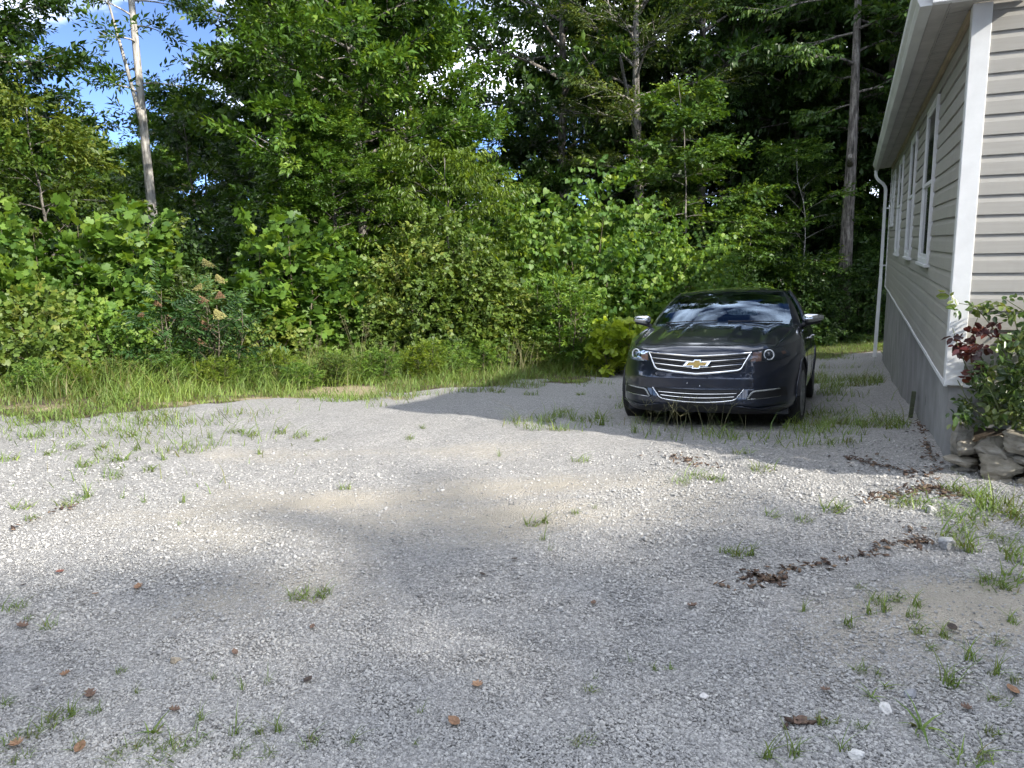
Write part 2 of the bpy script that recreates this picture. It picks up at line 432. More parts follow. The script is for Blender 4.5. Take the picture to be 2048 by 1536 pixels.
def verge_prob(x, y):
    d = poly_dist(x, y, EDGE); e_ = poly_dist(x, y, BRUSH)
    p = grass_amount(x, y) * np.clip(1 - e_ / 1.6, 0, 1) * (1 - .95 * np.clip(straw_amount(x, y) * 1.4, 0, 1))
    return p * np.clip(.35 + 1.4 * fbm(x, y, .8, 77), 0, 1)
vx, vy = sample_region(230000, -13, 11, 7.4, 23, verge_prob)
dd = poly_dist(vx, vy, EDGE)
hh = (.08 + .21 * np.clip(dd / 2.0, 0, 1)) * np.exp(rng.normal(0, .38, len(vx))) * np.clip(-.9 + 3.6 * fbm(vx, vy, 1.1, 9), .3, 2.2)
hh = np.where(vx > 4.5, hh * .24, hh); hh = np.clip(hh, .05, .75)
tt = np.clip(.58 + .9 * (fbm(vx, vy, .7, 61) - .5) + rng.normal(0, .15, len(vx)), 0, 1)
_dry = rng.random(len(vx)) < .10; tt = np.where(_dry, rng.uniform(0, .14, len(vx)), tt); hh = np.where(_dry & (vx < 4.5), np.clip(hh * 1.35, .1, .85), hh)
gm = mesh_np('grass', *blades(vx, vy, hh, .0075 + .006 * rng.random(len(vx)), rng.uniform(.25, 1.5, len(vx)), tt))
grass = tag(link('grass', gm, M_GRASS), 'tall uncut green grass along the edge of the gravel below the brush', 'grass', kind='stuff')
# low creeping grass thinning out over the gravel
def creep_prob(x, y):
    d = poly_dist(x, y, EDGE); n_, s_ = h_ns(x, y)
    p = np.clip(1.0 + d / 1.7, 0, 1) * (d < .6) * np.clip((fbm(x, y, 1.3, 88) - .46) * 7, 0, 1)
    # tongue of weeds in the left middle, patches by the car, the alley beside the house
    p = np.maximum(p, np.exp(-(((x + 2.9) / .55) ** 2 + ((y - 6.3) / .7) ** 2)) * np.clip((fbm(x, y, 2.2, 90) - .45) * 5, 0, 1))
    p = np.maximum(p, np.exp(-(((x + 3.6) / .8) ** 2 + ((y - 7.6) / .8) ** 2)) * np.clip((fbm(x, y, 1.8, 92) - .42) * 5, 0, 1))
    p = np.maximum(p, (n_ > -1.2) * (n_ < -.1) * (s_ > .6) * (s_ < 11) * np.clip((fbm(x, y, 1.1, 94) - .52) * 9, 0, 1))
    p = np.maximum(p, np.exp(-(((n_ + 2.0) / .75) ** 2 + ((s_ - .95) / .22) ** 2)) * 1.2 * np.clip((fbm(x, y, 2.0, 96) - .3) * 4, 0, 1))
    p = np.maximum(p, np.exp(-(((n_ + .8) / .28) ** 2 + ((s_ - .75) / .12) ** 2)) * 1.2)
    p = np.maximum(p, np.clip(1 - abs(n_ + 3.3) / .5, 0, 1) * (s_ > .5) * (s_ < 4) * np.clip((fbm(x, y, 1.9, 98) - .52) * 8, 0, 1))
    p = np.maximum(p, np.exp(-(((x - 2.75) / .42) ** 2 + ((y - 3.95) / .35) ** 2)) * np.clip((fbm(x, y, 2.4, 99) - .35) * 4, 0, 1))
    car = (n_ < -1.05) & (n_ > -2.95) & (s_ > 1.9) & (s_ < 7.2)
    return p * ~car * ~((n_ > -.05) & (s_ > -.05))
wx, wy = sample_region(210000, -9, 8, 3.2, 19, creep_prob)
hh = .06 * np.exp(rng.normal(0, .45, len(wx))) * (1 + .09 * wy)
tt = np.clip(.55 + rng.normal(0, .22, len(wx)) + .7 * (fbm(wx, wy, .9, 66) - .5), 0, 1)
cmh = mesh_np('creeping_grass', *blades(wx, wy, hh, .005 + .005 * rng.random(len(wx)), rng.uniform(.5, 1.5, len(wx)), tt, segs=2))
tag(link('creeping_grass', cmh, M_GRASS), 'low patchy grass spreading over the gravel in thin mats', 'grass', kind='stuff')

# ================================================================== HOUSE
def siding_mat(name, col):
    m, nt, b = mat_new(name)
    v = coord(nt, 'Object', (.6, .6, 14.))
    nz = noise_(nt, 5., 6, .65, v)
    dirt = noise_(nt, 1.7, 5, .6, coord(nt, 'Object'))
    c1 = ramp(nt, nz, [(.3, tuple(x * .93 for x in col)), (.7, tuple(min(1, x * 1.05) for x in col))])
    c1 = mixc(nt, math_(nt, 'MULTIPLY', math_(nt, 'SUBTRACT', dirt, .5), 1.2, True), c1, tuple(x * .78 for x in col))
    streak = noise_(nt, 1.0, 5, .65, coord(nt, 'Object', (5., 5., .7)))
    c1 = mixc(nt, math_(nt, 'MULTIPLY', math_(nt, 'SUBTRACT', streak, .52), 2.2, True), c1, tuple(x * .74 for x in col))
    nt.links.new(c1, b.inputs['Base Color']); b.inputs['Roughness'].default_value = .48
    bump_(nt, b, noise_(nt, 40., 4, .6, coord(nt, 'Object', (.25, .25, 4.))), .12, .003)
    return m
M_SIDING = siding_mat('tan vinyl siding', (.33, .318, .29))
M_WHITE = simple('white vinyl trim', (.66, .67, .67), .42, var=.06, scale=9, bump=.05, bscale=20)
M_GUTTER = simple('weathered white gutter', (.56, .575, .55), .5, var=.16, scale=3.5, stretch=(1, .35, 1))
M_SOFFIT = simple('dusty vinyl soffit', (.40, .385, .355), .55, var=.16, scale=5)
M_PARGE = simple('grey parged foundation', (.225, .225, .22), .9, var=.28, scale=2.2, bump=.5, bscale=26)
M_SHINGLE = simple('grey shingle', (.09, .088, .085), .9, var=.3, scale=20, bump=.6, bscale=80)
M_WALLCORE = simple('wall sheathing', (.25, .23, .2), .8)
M_FRIEZE = simple('tan trim with eave shade', (.33, .27, .18), .6, var=.25, scale=3)  # yellowish trim; the shadow under the soffit is put into its brown tone
M_DARK = simple('dark gap', (.012, .012, .012), .9)
mg, nt, b = mat_new('window glass')
b.inputs['Base Color'].default_value = (.012, .014, .016, 1); b.inputs['Roughness'].default_value = .06; b.inputs['Specular IOR Level'].default_value = .6
nt.links.new(ramp(nt, noise_(nt, 1.2, 2, .5, coord(nt, 'Object')), [(.3, (.010, .012, .014)), (.7, (.02, .022, .025))]), b.inputs['Base Color'])
M_PANE = mg

house = tag(empty('house', (KC[0], KC[1], 0), -HAZ), 'tan vinyl sided house with white corner post and grey foundation, beside the car', 'house')
HL, HW, ZS, ZT = 12.4, 8.0, .49, 2.955
wallc = MB().box(.006, HW, .006, HL, ZS - .03, ZT + .08)
# gable triangles
for s_ in (.006, HL):
    wallc.add([(.006, s_, ZT + .08), (HW, s_, ZT + .08), (HW / 2, s_, ZT + .08 + HW / 4)], [(0, 1, 2)])
wallc.build('wall', M_WALLCORE, house)
fd = MB()
for (x0, x1, y0, y1) in ((.02, HW - .02, .02, HL - .02),):
    V = []; F = []
    per = []
    for t in np.linspace(HL - .02, .02, 60): per.append((.02, t))
    for t in np.linspace(.02, HW - .02, 40)[1:]: per.append((t, .02))
    for t in np.linspace(.02, HL - .02, 12)[1:]: per.append((HW - .02, t))
    for t in np.linspace(HW - .02, .02, 10)[1:-1]: per.append((t, HL - .02))
    zs = np.linspace(-2.2, ZS - .025, 14)
    for zz in zs:
        for (a_, b_) in per:
            q = .0035 * mnoise.noise(Vector((a_ * 1.1, b_ * 1.1, zz * 1.6)))
            V.append((a_ + (q if a_ < .1 else 0), b_ + (q if b_ < .1 else 0), zz))
    n_ = len(per)
    for i in range(len(zs) - 1):
        for j in range(n_):
            k = (j + 1) % n_; F.append((i * n_ + j, i * n_ + k, (i + 1) * n_ + k, (i + 1) * n_ + j))
    fd.add(V, F)
found = fd.build('foundation', M_PARGE, house, smooth=True)
for (s_, z_, h_) in ((1.72, -.02, .12), (8.6, -.30, .24)):
    MB().add([(.015, s_, z_), (.015, s_ + .022, z_ + .01), (.015, s_ + .030, z_ + h_ * .5), (.015, s_ + .016, z_ + h_), (.015, s_ + .004, z_ + h_ * .8), (.015, s_ - .006, z_ + h_ * .4)], [(0, 1, 2, 3, 4, 5)]).build('crack', M_DARK, found)

COURSE = .127
PROF = [(.001, .0), (.0165, .0), (.0165, .006), (.0135, .080), (.0125, .084), (.003, .124), (.001, .127)]
WINS = [(2.03, 3.10, 1.25, 2.74), (4.63, 5.62, 1.25, 2.74), (7.5, 8.6, 1.235, 2.74), (10.2, 11.2, 1.73, 2.74)]
def warp(s_, i): return .010 * mnoise.noise(Vector((s_ * .45, i * .22, 3.1))) , .0035 * mnoise.noise(Vector((s_ * 1.1, i * .9, 7.7)))
def board(s0, s1, i, top=None, side=True):
    zb = ZS + i * COURSE
    prof = PROF if top is None else [(d, z) for d, z in PROF if zb + z < top] + [(.006, top - zb), (.001, top - zb)]
    n_ = max(3, int((s1 - s0) / .22))
    def pf(t, d, z):
        dz, dd_ = warp(t, i) if side else (.002 * mnoise.noise(Vector((t, i, 1.))), 0.)
        k = min(1, (t - s0) / .3, (s1 - t) / .3) if side else 1
        return (-(d + dd_ * k), t, zb + z + dz) if side else (t, -(d + dd_), zb + z + dz)
    mb = MB().extrude(prof, pf, np.linspace(s0, s1, n_))
    return mb.build('siding_board', M_SIDING, house)
ncourse = int((ZT - ZS) / COURSE) + 1
for i in range(ncourse):
    zb = ZS + i * COURSE; zt_ = min(zb + COURSE, ZT); top = None if zb + COURSE <= ZT else ZT
    if zt_ - zb < .02: continue
    cuts = [.075]
    for (a_, b_, z0, z1) in WINS:
        if zb + COURSE * .5 > z0 and zb + COURSE * .5 < z1: cuts += [a_ - .005, b_ + .005]
    cuts.append(HL - .07)
    for q in range(0, len(cuts), 2): board(cuts[q], cuts[q + 1], i, top, True)
    board(.08, HW - .08, i, top, False)
# gable boards above the front wall
i = ncourse
while ZS + i * COURSE < ZT + 1.9:
    zb = ZS + i * COURSE; half = (ZT + 2.0 - zb - COURSE) / .5
    if half > .2: board(max(.05, HW / 2 - half), min(HW - .05, HW / 2 + half), i, None, False)
    i += 1
def corner_post(n0, s0, sn, ss):
    mb = MB(); W_ = .088
    mb.box(*sorted((n0 - sn * .024, n0 + sn * W_)), *sorted((s0 - ss * .024, s0 + ss * .004)), ZS - .01, ZT)
    mb.box(*sorted((n0 - sn * .0239, n0 + sn * .004)), *sorted((s0 + ss * .0045, s0 + ss * W_)), ZS - .01, ZT)
    o = mb.build('corner_post', M_WHITE, house); return bevel(o, .004)
corner_post(0, 0, 1, 1); corner_post(0, HL, 1, -1); corner_post(HW, 0, -1, 1)
# wavy bottom trim
tb = MB().extrude([(-.004, 0), (-.026, 0), (-.026, .026), (-.004, .026)], lambda t, d, z: (d, t, ZS - .022 + z + .018 * mnoise.noise(Vector((t * .55, 2., 9.)))), np.linspace(.0, HL, 70))
tb.build('bottom_trim', M_WHITE, house)
MB().extrude([(.004, 0), (-.024, 0), (-.024, .024), (.004, .024)], lambda t, d, z: (t, d, ZS - .018 + z), np.linspace(.09, HW, 8)).build('bottom_trim', M_WHITE, house)
# windows
for (a_, b_, z0, z1) in WINS:
    fr = MB(); w_ = .045; P = -.038
    fr.box(P, .004, a_, a_ + w_, z0, z1); fr.box(P, .004, b_ - w_, b_, z0, z1)
    fr.box(P + .001, .004, a_ + w_, b_ - w_, z1 - w_, z1); fr.box(P + .001, .004, a_ + w_, b_ - w_, z0, z0 + w_)
    fo = bevel(fr.build('window', M_WHITE, house), .004)
    zm = (z0 + z1) / 2
    for (p0, p1, dp) in ((z0 + w_, zm + .015, -.012), (zm - .015, z1 - w_, -.020)):
        sb = MB(); q = .038
        sb.box(dp - .012, dp + .008, a_ + w_, a_ + w_ + q, p0, p1); sb.box(dp - .012, dp + .008, b_ - w_ - q, b_ - w_, p0, p1)
        sb.box(dp - .0115, dp + .008, a_ + w_ + q, b_ - w_ - q, p0, p0 + q); sb.box(dp - .0115, dp + .008, a_ + w_ + q, b_ - w_ - q, p1 - q, p1)
        bevel(sb.build('sash', M_WHITE, fo), .003)
        MB().box(dp - .003, dp + .003, a_ + w_ + q - .004, b_ - w_ - q + .004, p0 + q - .004, p1 - q + .004).build('pane', M_PANE, fo)
    bevel(MB().box(-.055, .0, a_ - .02, b_ + .02, z0 - .03, z0 - .002).build('sill', M_WHITE, fo), .004)
# soffit: short cross panels against the wall, a long outer strip, a sagging gap between
S0, S1 = -.17, HL + .15
k = 0; t = S0
def sag(t): return -.018 * max(0, mnoise.noise(Vector((t * .8, 4.2, 0)))) - .006 * mnoise.noise(Vector((t * 2.2, 1, 0)))
while t < S1 - .02:
    e_ = min(t + .305, S1)
    P = []
    for j in range(13):
        tt_ = t + (e_ - t - .004) * j / 12
        g = .004 if (j % 4) in (1, 2) else 0
        P.append([(-.150, tt_, ZT - .004 + g + sag(tt_)), (-.08, tt_, ZT + .002 + g + sag(tt_) * .5), (-.0, tt_, ZT + .004 + g)])
    MB().grid(P).build('soffit_panel', M_SOFFIT, house)
    t = e_
MB().extrude([(-.262, 0), (-.168, 0), (-.168, .012), (-.262, .012)], lambda t, d, z: (d, t, ZT - .012 + z + .006 * mnoise.noise(Vector((t * .7, 8, 1)))), np.linspace(S0, S1, 50)).build('fascia_strip', M_SOFFIT, house)
MB().extrude([(-.166, 0), (-.156, 0), (-.156, .02), (-.166, .02)], lambda t, d, z: (d, t, ZT - .016 + z + sag(t)), np.linspace(S0, S1, 60)).build('channel', M_SOFFIT, house)
MB().extrude([(-.006, 0), (-.030, .002), (-.034, .05), (-.006, .055)], lambda t, d, z: (d, t, ZT - .06 + z + .012 * mnoise.noise(Vector((t * .9, 5, 2)))), np.linspace(.09, HL - .09, 60)).build('frieze_trim', M_FRIEZE, house)
MB().box(-.262, .0, S0 + .01, S1 - .01, ZT + .035, ZT + .06).build('gap_backing', M_DARK, house)  # near-black backing above the soffit; the gap's shade is in its colour
# gutter
GP = [(-.264, .0), (-.335, .0), (-.350, .035), (-.350, .05), (-.372, .085), (-.378, .125), (-.366, .125), (-.364, .112), (-.34, .05), (-.33, .012), (-.270, .012), (-.270, .12), (-.264, .12)]
gut = MB().extrude(GP, lambda t, d, z: (d, t, ZT - .02 + z - .0022 * t + .004 * sin(t * 1.7)), np.linspace(S0 - .03, S1 + .05, 60)).build('gutter', M_GUTTER, house)
for s_ in (S0 - .032, S1 + .052):
    MB().add([(-.264, s_, ZT - .02), (-.335, s_, ZT - .02), (-.35, s_, ZT + .015), (-.372, s_, ZT + .065), (-.378, s_, ZT + .105), (-.264, s_, ZT + .1)], [(0, 1, 2, 3, 4, 5)]).build('end_cap', M_WHITE, gut)
# downspout with an S elbow
def rect_sweep(path, w, d):
    mb = MB(); V = []; F = []
    for (p, tilt) in path:
        p = Vector(p); ax = Vector((cos(tilt), 0, sin(tilt))); ay = Vector((0, 1, 0))
        for (i_, j_) in ((-1, -1), (1, -1), (1, 1), (-1, 1)): V.append(p + ax * (i_ * w / 2) + ay * (j_ * d / 2))
    for i_ in range(len(path) - 1):
        for j_ in range(4):
            k_ = (j_ + 1) % 4; F.append((i_ * 4 + j_, i_ * 4 + k_, i_ * 4 + 4 + k_, i_ * 4 + 4 + j_))
    F += [(3, 2, 1, 0), tuple(len(path) * 4 - 4 + j_ for j_ in range(4))]
    return mb.add(V, F)
DS = 12.46
ds = rect_sweep([((-.315, DS, ZT - .045), 0), ((-.315, DS, ZT - .14), 0), ((-.30, DS, ZT - .20), .3), ((-.25, DS, ZT - .265), .75), ((-.17, DS, ZT - .33), .75), ((-.125, DS, ZT - .40), .3), ((-.11, DS, ZT - .47), 0), ((-.108, DS, .62), 0)], .062, .085)
dso = bevel(ds.build('downspout', M_WHITE, house), .008)
bevel(rect_sweep([((-.108, DS, .66), 0), ((-.115, DS, .2), 0), ((-.135, DS, -1.08), 0)], .070, .094).build('lower_length', M_WHITE, dso), .008)
for z_ in (2.1, .9): MB().box(-.145, -.018, DS - .05, DS + .05, z_, z_ + .025).build('strap', M_WHITE, dso)
# roof
def roof_side(sg):
    n_e = -.30 if sg > 0 else HW + .30; n_r = HW / 2
    z_e = ZT + .10; z_r = z_e + .5 * (n_r + .30)
    V = []
    for s_ in (S0 - .09, S1 + .09):
        V += [(n_e, s_, z_e), (n_r, s_, z_r), (n_r, s_, z_r + .13), (n_e, s_, z_e + .05)]
    return MB().add(V, [(0, 1, 2, 3), (7, 6, 5, 4), (0, 4, 5, 1), (3, 2, 6, 7), (0, 3, 7, 4)])
rf = roof_side(1); r2 = roof_side(-1); rf.add(r2.v, r2.f)
roof = rf.build('roof', M_SHINGLE, house)
for sg in (1, -1):
    n_e = -.30 if sg > 0 else HW + .30; n_r = HW / 2; z_e = ZT + .02; z_r = z_e + .5 * (n_r + .30)
    for s_, o_ in ((S0 - .075, -.02), (S1 + .075, .02)):
        MB().add([(n_e, s_, z_e), (n_r, s_, z_r), (n_r, s_, z_r + .17), (n_e, s_, z_e + .13), (n_e, s_ - o_, z_e), (n_r, s_ - o_, z_r), (n_r, s_ - o_, z_r + .17), (n_e, s_ - o_, z_e + .13)],
                 [(0, 1, 2, 3), (7, 6, 5, 4), (0, 4, 5, 1), (3, 2, 6, 7), (0, 3, 7, 4)]).build('rake_board', M_WHITE, roof)
# boxed eave return at the front corner
bevel(MB().box(-.268, .30, S0 - .05, S0 + .015, ZT - .012, ZT + .10).build('eave_return', M_WHITE, house), .004)
MB().box(-.15, .29, S0 + .02, -.022, ZT + .004, ZT + .02).build('soffit_panel', M_SOFFIT, house)

# short weathered stake leaning on the foundation
stake = MB().box(-.02, .02, -.02, .02, 0, .34)
so = bevel(stake.build('garden_stake', simple('mossy wood', (.075, .085, .05), .9, var=.3, scale=14, bump=.5)), .004)
p_ = KC + NV * -.045 + DV * 2.55
so.location = (p_[0], p_[1], float(gz(p_[0], p_[1])) - .06); so.rotation_euler = (0.03, .06, -HAZ)
tag(so, 'short mossy wooden stake standing against the grey foundation', 'stake')

# ------------------------------------------------------------------ dry stone edging at the house corner
def rock_mesh(name, sx, sy, sz, seed, rough=.16, box=.55):
    bm = bmesh.new(); bmesh.ops.create_icosphere(bm, subdivisions=4, radius=1.0)
    off = Vector((seed * 3.7, seed * 1.3, seed * 2.1)); rr = random.Random(seed * 7 + 1)
    planes = [(Vector((rr.gauss(0, 1), rr.gauss(0, 1), rr.gauss(0, 1))).normalized(), rr.uniform(.62, .86)) for _ in range(11)]
    for v in bm.verts:
        p = v.co.copy()
        mx = max(abs(p.x), abs(p.y), abs(p.z)); q = p.lerp(p / mx * .92, box)
        for pn, pd in planes:
            e_ = q.dot(pn) - pd
            if e_ > 0: q = q - pn * e_ * .93
        d = mnoise.fractal(p * 1.6 + off, .8, 2.2, 6) * rough * .8
        l = .05 * sin(p.z * 13 + mnoise.noise(p * 2 + off) * 5)            # bedding layers
        q = q * (1 + d) + Vector((q.x, q.y, 0)) * l
        v.co = Vector((q.x * sx, q.y * sy, q.z * sz))
    me = bpy.data.meshes.new(name); bm.to_mesh(me); bm.free()
    me.polygons.foreach_set('use_smooth', [True] * len(me.polygons))
    return me
def stone_mat(name, c1, c2, c3):
    m, nt, b = mat_new(name)
    v = coord(nt, 'Object', (1, 1, 3.2)); oi = nt.nodes.new('ShaderNodeObjectInfo')
    col = ramp(nt, noise_(nt, 6., 7, .65, v), [(.25, c1), (.5, c2), (.75, c3)])
    col = mixc(nt, math_(nt, 'MULTIPLY', math_(nt, 'SUBTRACT', noise_(nt, 14., 5, .7, coord(nt, 'Object')), .56), 4., True), col, (.10, .095, .05))
    col = mixc(nt, math_(nt, 'MULTIPLY', oi.outputs['Random'], .35), col, (.30, .25, .15))
    nt.links.new(col, b.inputs['Base Color']); b.inputs['Roughness'].default_value = .88
    bump_(nt, b, noise_(nt, 38., 6, .7, v), .7, .012)
    return m
M_STONE = stone_mat('lichened sandstone', (.10, .095, .085), (.24, .225, .195), (.40, .385, .35))
edging = tag(empty('stone_edging', (3.25, 4.8, -.05)), 'dry stacked edging of flat grey stones around the flower bed', 'stone wall')
PA = np.array([2.965, 5.06]); PD = np.array([.66, -.75]); PD = PD / np.linalg.norm(PD)
PN = np.array([-PD[1], PD[0]])          # to the far side
def on_plane(px, py, back=0.0):
    r = ray(px, py); nrm = np.array([PN[0], PN[1], 0]); t = ((np.array([*PA, 0]) + nrm * back - CC) @ nrm) / (r @ nrm)
    return CC + r * t
STONES = [(1894, 1938, 838, 926, .05, .75), (1910, 1941, 885, 915, -.045, .6), (1887, 1947, 913, 932, .0, .7), (1939, 2024, 876, 928, .03, .5), (1998, 2085, 868, 911, .0, .45),
          (1941, 2052, 914, 961, -.02, .5), (1893, 1952, 931, 958, .02, .6), (2012, 2090, 905, 938, .05, .5), (1972, 2026, 955, 984, -.05, .7), (2022, 2096, 954, 988, .0, .6), (1936, 1990, 946, 984, .02, .6), (2048, 2130, 930, 962, .0, .5), (2060, 2140, 880, 912, .04, .5)]
for i, (x0, x1, y0, y1, bk, bx) in enumerate(STONES):
    A = on_plane(x0, (y0 + y1) / 2, bk); B = on_plane(x1, (y0 + y1) / 2, bk); T_ = on_plane((x0 + x1) / 2, y0, bk); U_ = on_plane((x0 + x1) / 2, y1, bk)
    c_ = (A + B) / 2 + np.array([PN[0], PN[1], 0]) * .07
    w_ = np.linalg.norm(B - A) / 2 * 1.06; h_ = (T_[2] - U_[2]) / 2 * 1.10
    o = link('stone', rock_mesh('stone', w_, .11 + .04 * random.random(), h_, i + 1, .17, bx), M_STONE, edging)
    o.location = Vector((c_[0], c_[1], (T_[2] + U_[2]) / 2)) - edging.location
    o.rotation_euler = (random.uniform(-.08, .08), random.uniform(-.09, .09) if i else .02, atan2(PD[1], PD[0]) + random.uniform(-.12, .12))
# soil mound of the bed behind the stones
bed = MB(); P = []
for i in range(14):
    row = []
    for j in range(10):
        q = PA + PD * (.08 + 1.9 * i / 13) + PN * (.05 + .75 * j / 9)
        n_, s_ = h_ns(q[0], q[1]); k_ = min(1, j / 2)
        row.append((q[0], q[1], float(gz0(*q)) - .12 + .36 * k_ + .03 * mnoise.noise(Vector((q[0] * 6, q[1] * 6, 0)))))
    P.append(row)
bed.grid(P)
tag(bed.build('flower_bed', simple('dark garden soil', (.05, .038, .026), .95, var=.35, scale=20, bump=.8), smooth=True), 'raised dark soil bed behind the stacked stones', 'flower bed', kind='structure')

# ================================================================== PLANTS
T_RH = (np.array([(0, 0, 0), (.42, .5, .08), (1, 0, -.08), (.42, -.5, .08)]), np.array([(0, 2, 1), (0, 3, 2)]))
T_OV = (np.array([(0, 0, 0), (.28, .42, .06), (.68, .40, .05), (1, 0, -.10), (.68, -.4, .05), (.28, -.42, .06)]), np.array([(0, 2, 1), (0, 3, 2), (0, 4, 3), (0, 5, 4)]))
_lo = [(0, 0), (.06, .30), (.16, .50), (.36, .46), (.48, .30), (.66, .50), (.98, .30), (.86, 0), (.98, -.30), (.66, -.50), (.48, -.30), (.36, -.46), (.16, -.50), (.06, -.30)]
T_LO = (np.array([(.45, 0, 0)] + [(x, y, .10 * abs(y) - .10 * x * x) for x, y in _lo]), np.array([(0, 1 + (k + 1) % 14, 1 + k) for k in range(14)]))
_he = [(.02, 0), (-.10, .26), (.10, .50), (.40, .48), (.72, .26), (1, 0), (.72, -.26), (.40, -.48), (.10, -.50), (-.10, -.26)]
T_HE = (np.array([(.4, 0, 0)] + [(x, y, .14 * abs(y) - .12 * x * x) for x, y in _he]), np.array([(0, 1 + (k + 1) % 10, 1 + k) for k in range(10)]))
def unit(a): return a / np.maximum(np.linalg.norm(a, axis=-1, keepdims=True), 1e-9)
def spray_tmpl(kind, k):
    # leaves along one twig of unit length: position, direction, normal in the twig's frame (x along, z up)
    r = np.random.default_rng(abs(hash(kind)) % 1000 if False else {'alt': 1, 'tuft': 2, 'pinn': 3, 'hang': 4, 'flat': 5}[kind])
    t = (np.arange(k) + .6) / k; s = np.where(np.arange(k) % 2 == 0, 1., -1.)
    if kind == 'alt':
        p = np.stack([t, .05 * s, .03 * r.normal(size=k)], 1); d = np.stack([.75 + .2 * t, s * (.75 - .3 * t), -.15 + .25 * r.normal(size=k)], 1)
    elif kind == 'flat':
        p = np.stack([t, .04 * s, .01 * r.normal(size=k)], 1); d = np.stack([.6 + 0 * t, s * .9, -.10 + .12 * r.normal(size=k)], 1)
    elif kind == 'tuft':
        a = np.arange(k) * 2.4; p = np.stack([.35 + .65 * t, .06 * np.cos(a), .06 * np.sin(a)], 1); d = np.stack([.55 + .5 * t, np.cos(a), np.sin(a) * .8 + .1], 1)
    elif kind == 'pinn':
        p = np.stack([np.floor(np.arange(k) / 2) / (k / 2), 0 * t, -.15 * t * t], 1); d = np.stack([.45 + 0 * t, s, -.25 + .1 * r.normal(size=k)], 1)
    else:
        p = np.stack([t, .05 * s, -.10 * t * t], 1); d = np.stack([.35 + 0 * t, s * .45, -.8 + .15 * r.normal(size=k)], 1)
    n = np.stack([.2 * r.normal(size=k), .35 * s * (kind != 'flat') + .25 * r.normal(size=k), np.ones(k)], 1)
    return p, unit(d), n
def leaves(O, X, Z, tl, kind, k, tmpl, L, W, tint, jit=.25, tj=.13):
    # O, X, Z: sprays; tl twig length per spray; L, W leaf size
    S = len(O); X = unit(X); Y = unit(np.cross(Z, X)); Z = np.cross(X, Y)
    p, d, n = spray_tmpl(kind, k)
    w = lambda a: a[None, :, 0, None] * X[:, None] + a[None, :, 1, None] * Y[:, None] + a[None, :, 2, None] * Z[:, None]
    P = O[:, None] + w(p) * tl[:, None, None]
    Dn = unit(w(d) + rng.normal(0, jit, (S, k, 3))); Nn = w(n) + rng.normal(0, jit, (S, k, 3))
    Nn = unit(Nn - Dn * np.sum(Nn * Dn, -1, keepdims=True)); Sd = np.cross(Nn, Dn)
    ls = (L * np.exp(rng.normal(0, .22, (S, k))))[..., None, None]; tv, tf = tmpl
    V = P[:, :, None] + Dn[:, :, None] * tv[None, None, :, 0, None] * ls + Sd[:, :, None] * tv[None, None, :, 1, None] * ls * (W / L) + Nn[:, :, None] * tv[None, None, :, 2, None] * ls
    nl = S * k; m_ = len(tv)
    F = tf[None] + (np.arange(nl) * m_)[:, None, None]
    T = np.clip(tint[:, None] + rng.normal(0, tj, (S, k)), 0, 1)
    return V.reshape(-1, 3), F.reshape(-1, 3), np.repeat(T.ravel(), m_)

def bark_mat(name, lo, mid, hi, sc=5.0):
    m, nt, b = mat_new(name)
    v = coord(nt, 'Object', (sc * 3.2, sc * 3.2, sc * .45))
    n1 = noise_(nt, 1.0, 6, .7, v); n2 = noise_(nt, 1.4, 4, .6, coord(nt, 'Object'))
    c_ = ramp(nt, n1, [(.38, lo), (.5, mid), (.64, hi)]); n3 = noise_(nt, 9., 4, .6, coord(nt, 'Object')); c_ = mixc(nt, math_(nt, 'MULTIPLY', math_(nt, 'SUBTRACT', n3, .55), 3., True), c_, hi); c_ = mixc(nt, math_(nt, 'MULTIPLY', math_(nt, 'SUBTRACT', n2, .5), 1.5, True), c_, tuple(x * .7 for x in mid))
    nt.links.new(c_, b.inputs['Base Color']); b.inputs['Roughness'].default_value = .92
    bump_(nt, b, n1, 1.0, .03)
    return m
B_PALE = bark_mat('pale grey bark', (.15, .14, .125), (.40, .38, .345), (.54, .52, .48), 4.)
B_GREY = bark_mat('grey brown bark', (.030, .027, .023), (.12, .108, .095), (.28, .26, .23))
B_MID = bark_mat('mid grey bark', (.06, .054, .046), (.18, .165, .145), (.33, .31, .28))
B_TWIG = bark_mat('shrub stem bark', (.06, .05, .035), (.13, .11, .075), (.22, .19, .14), 12.)
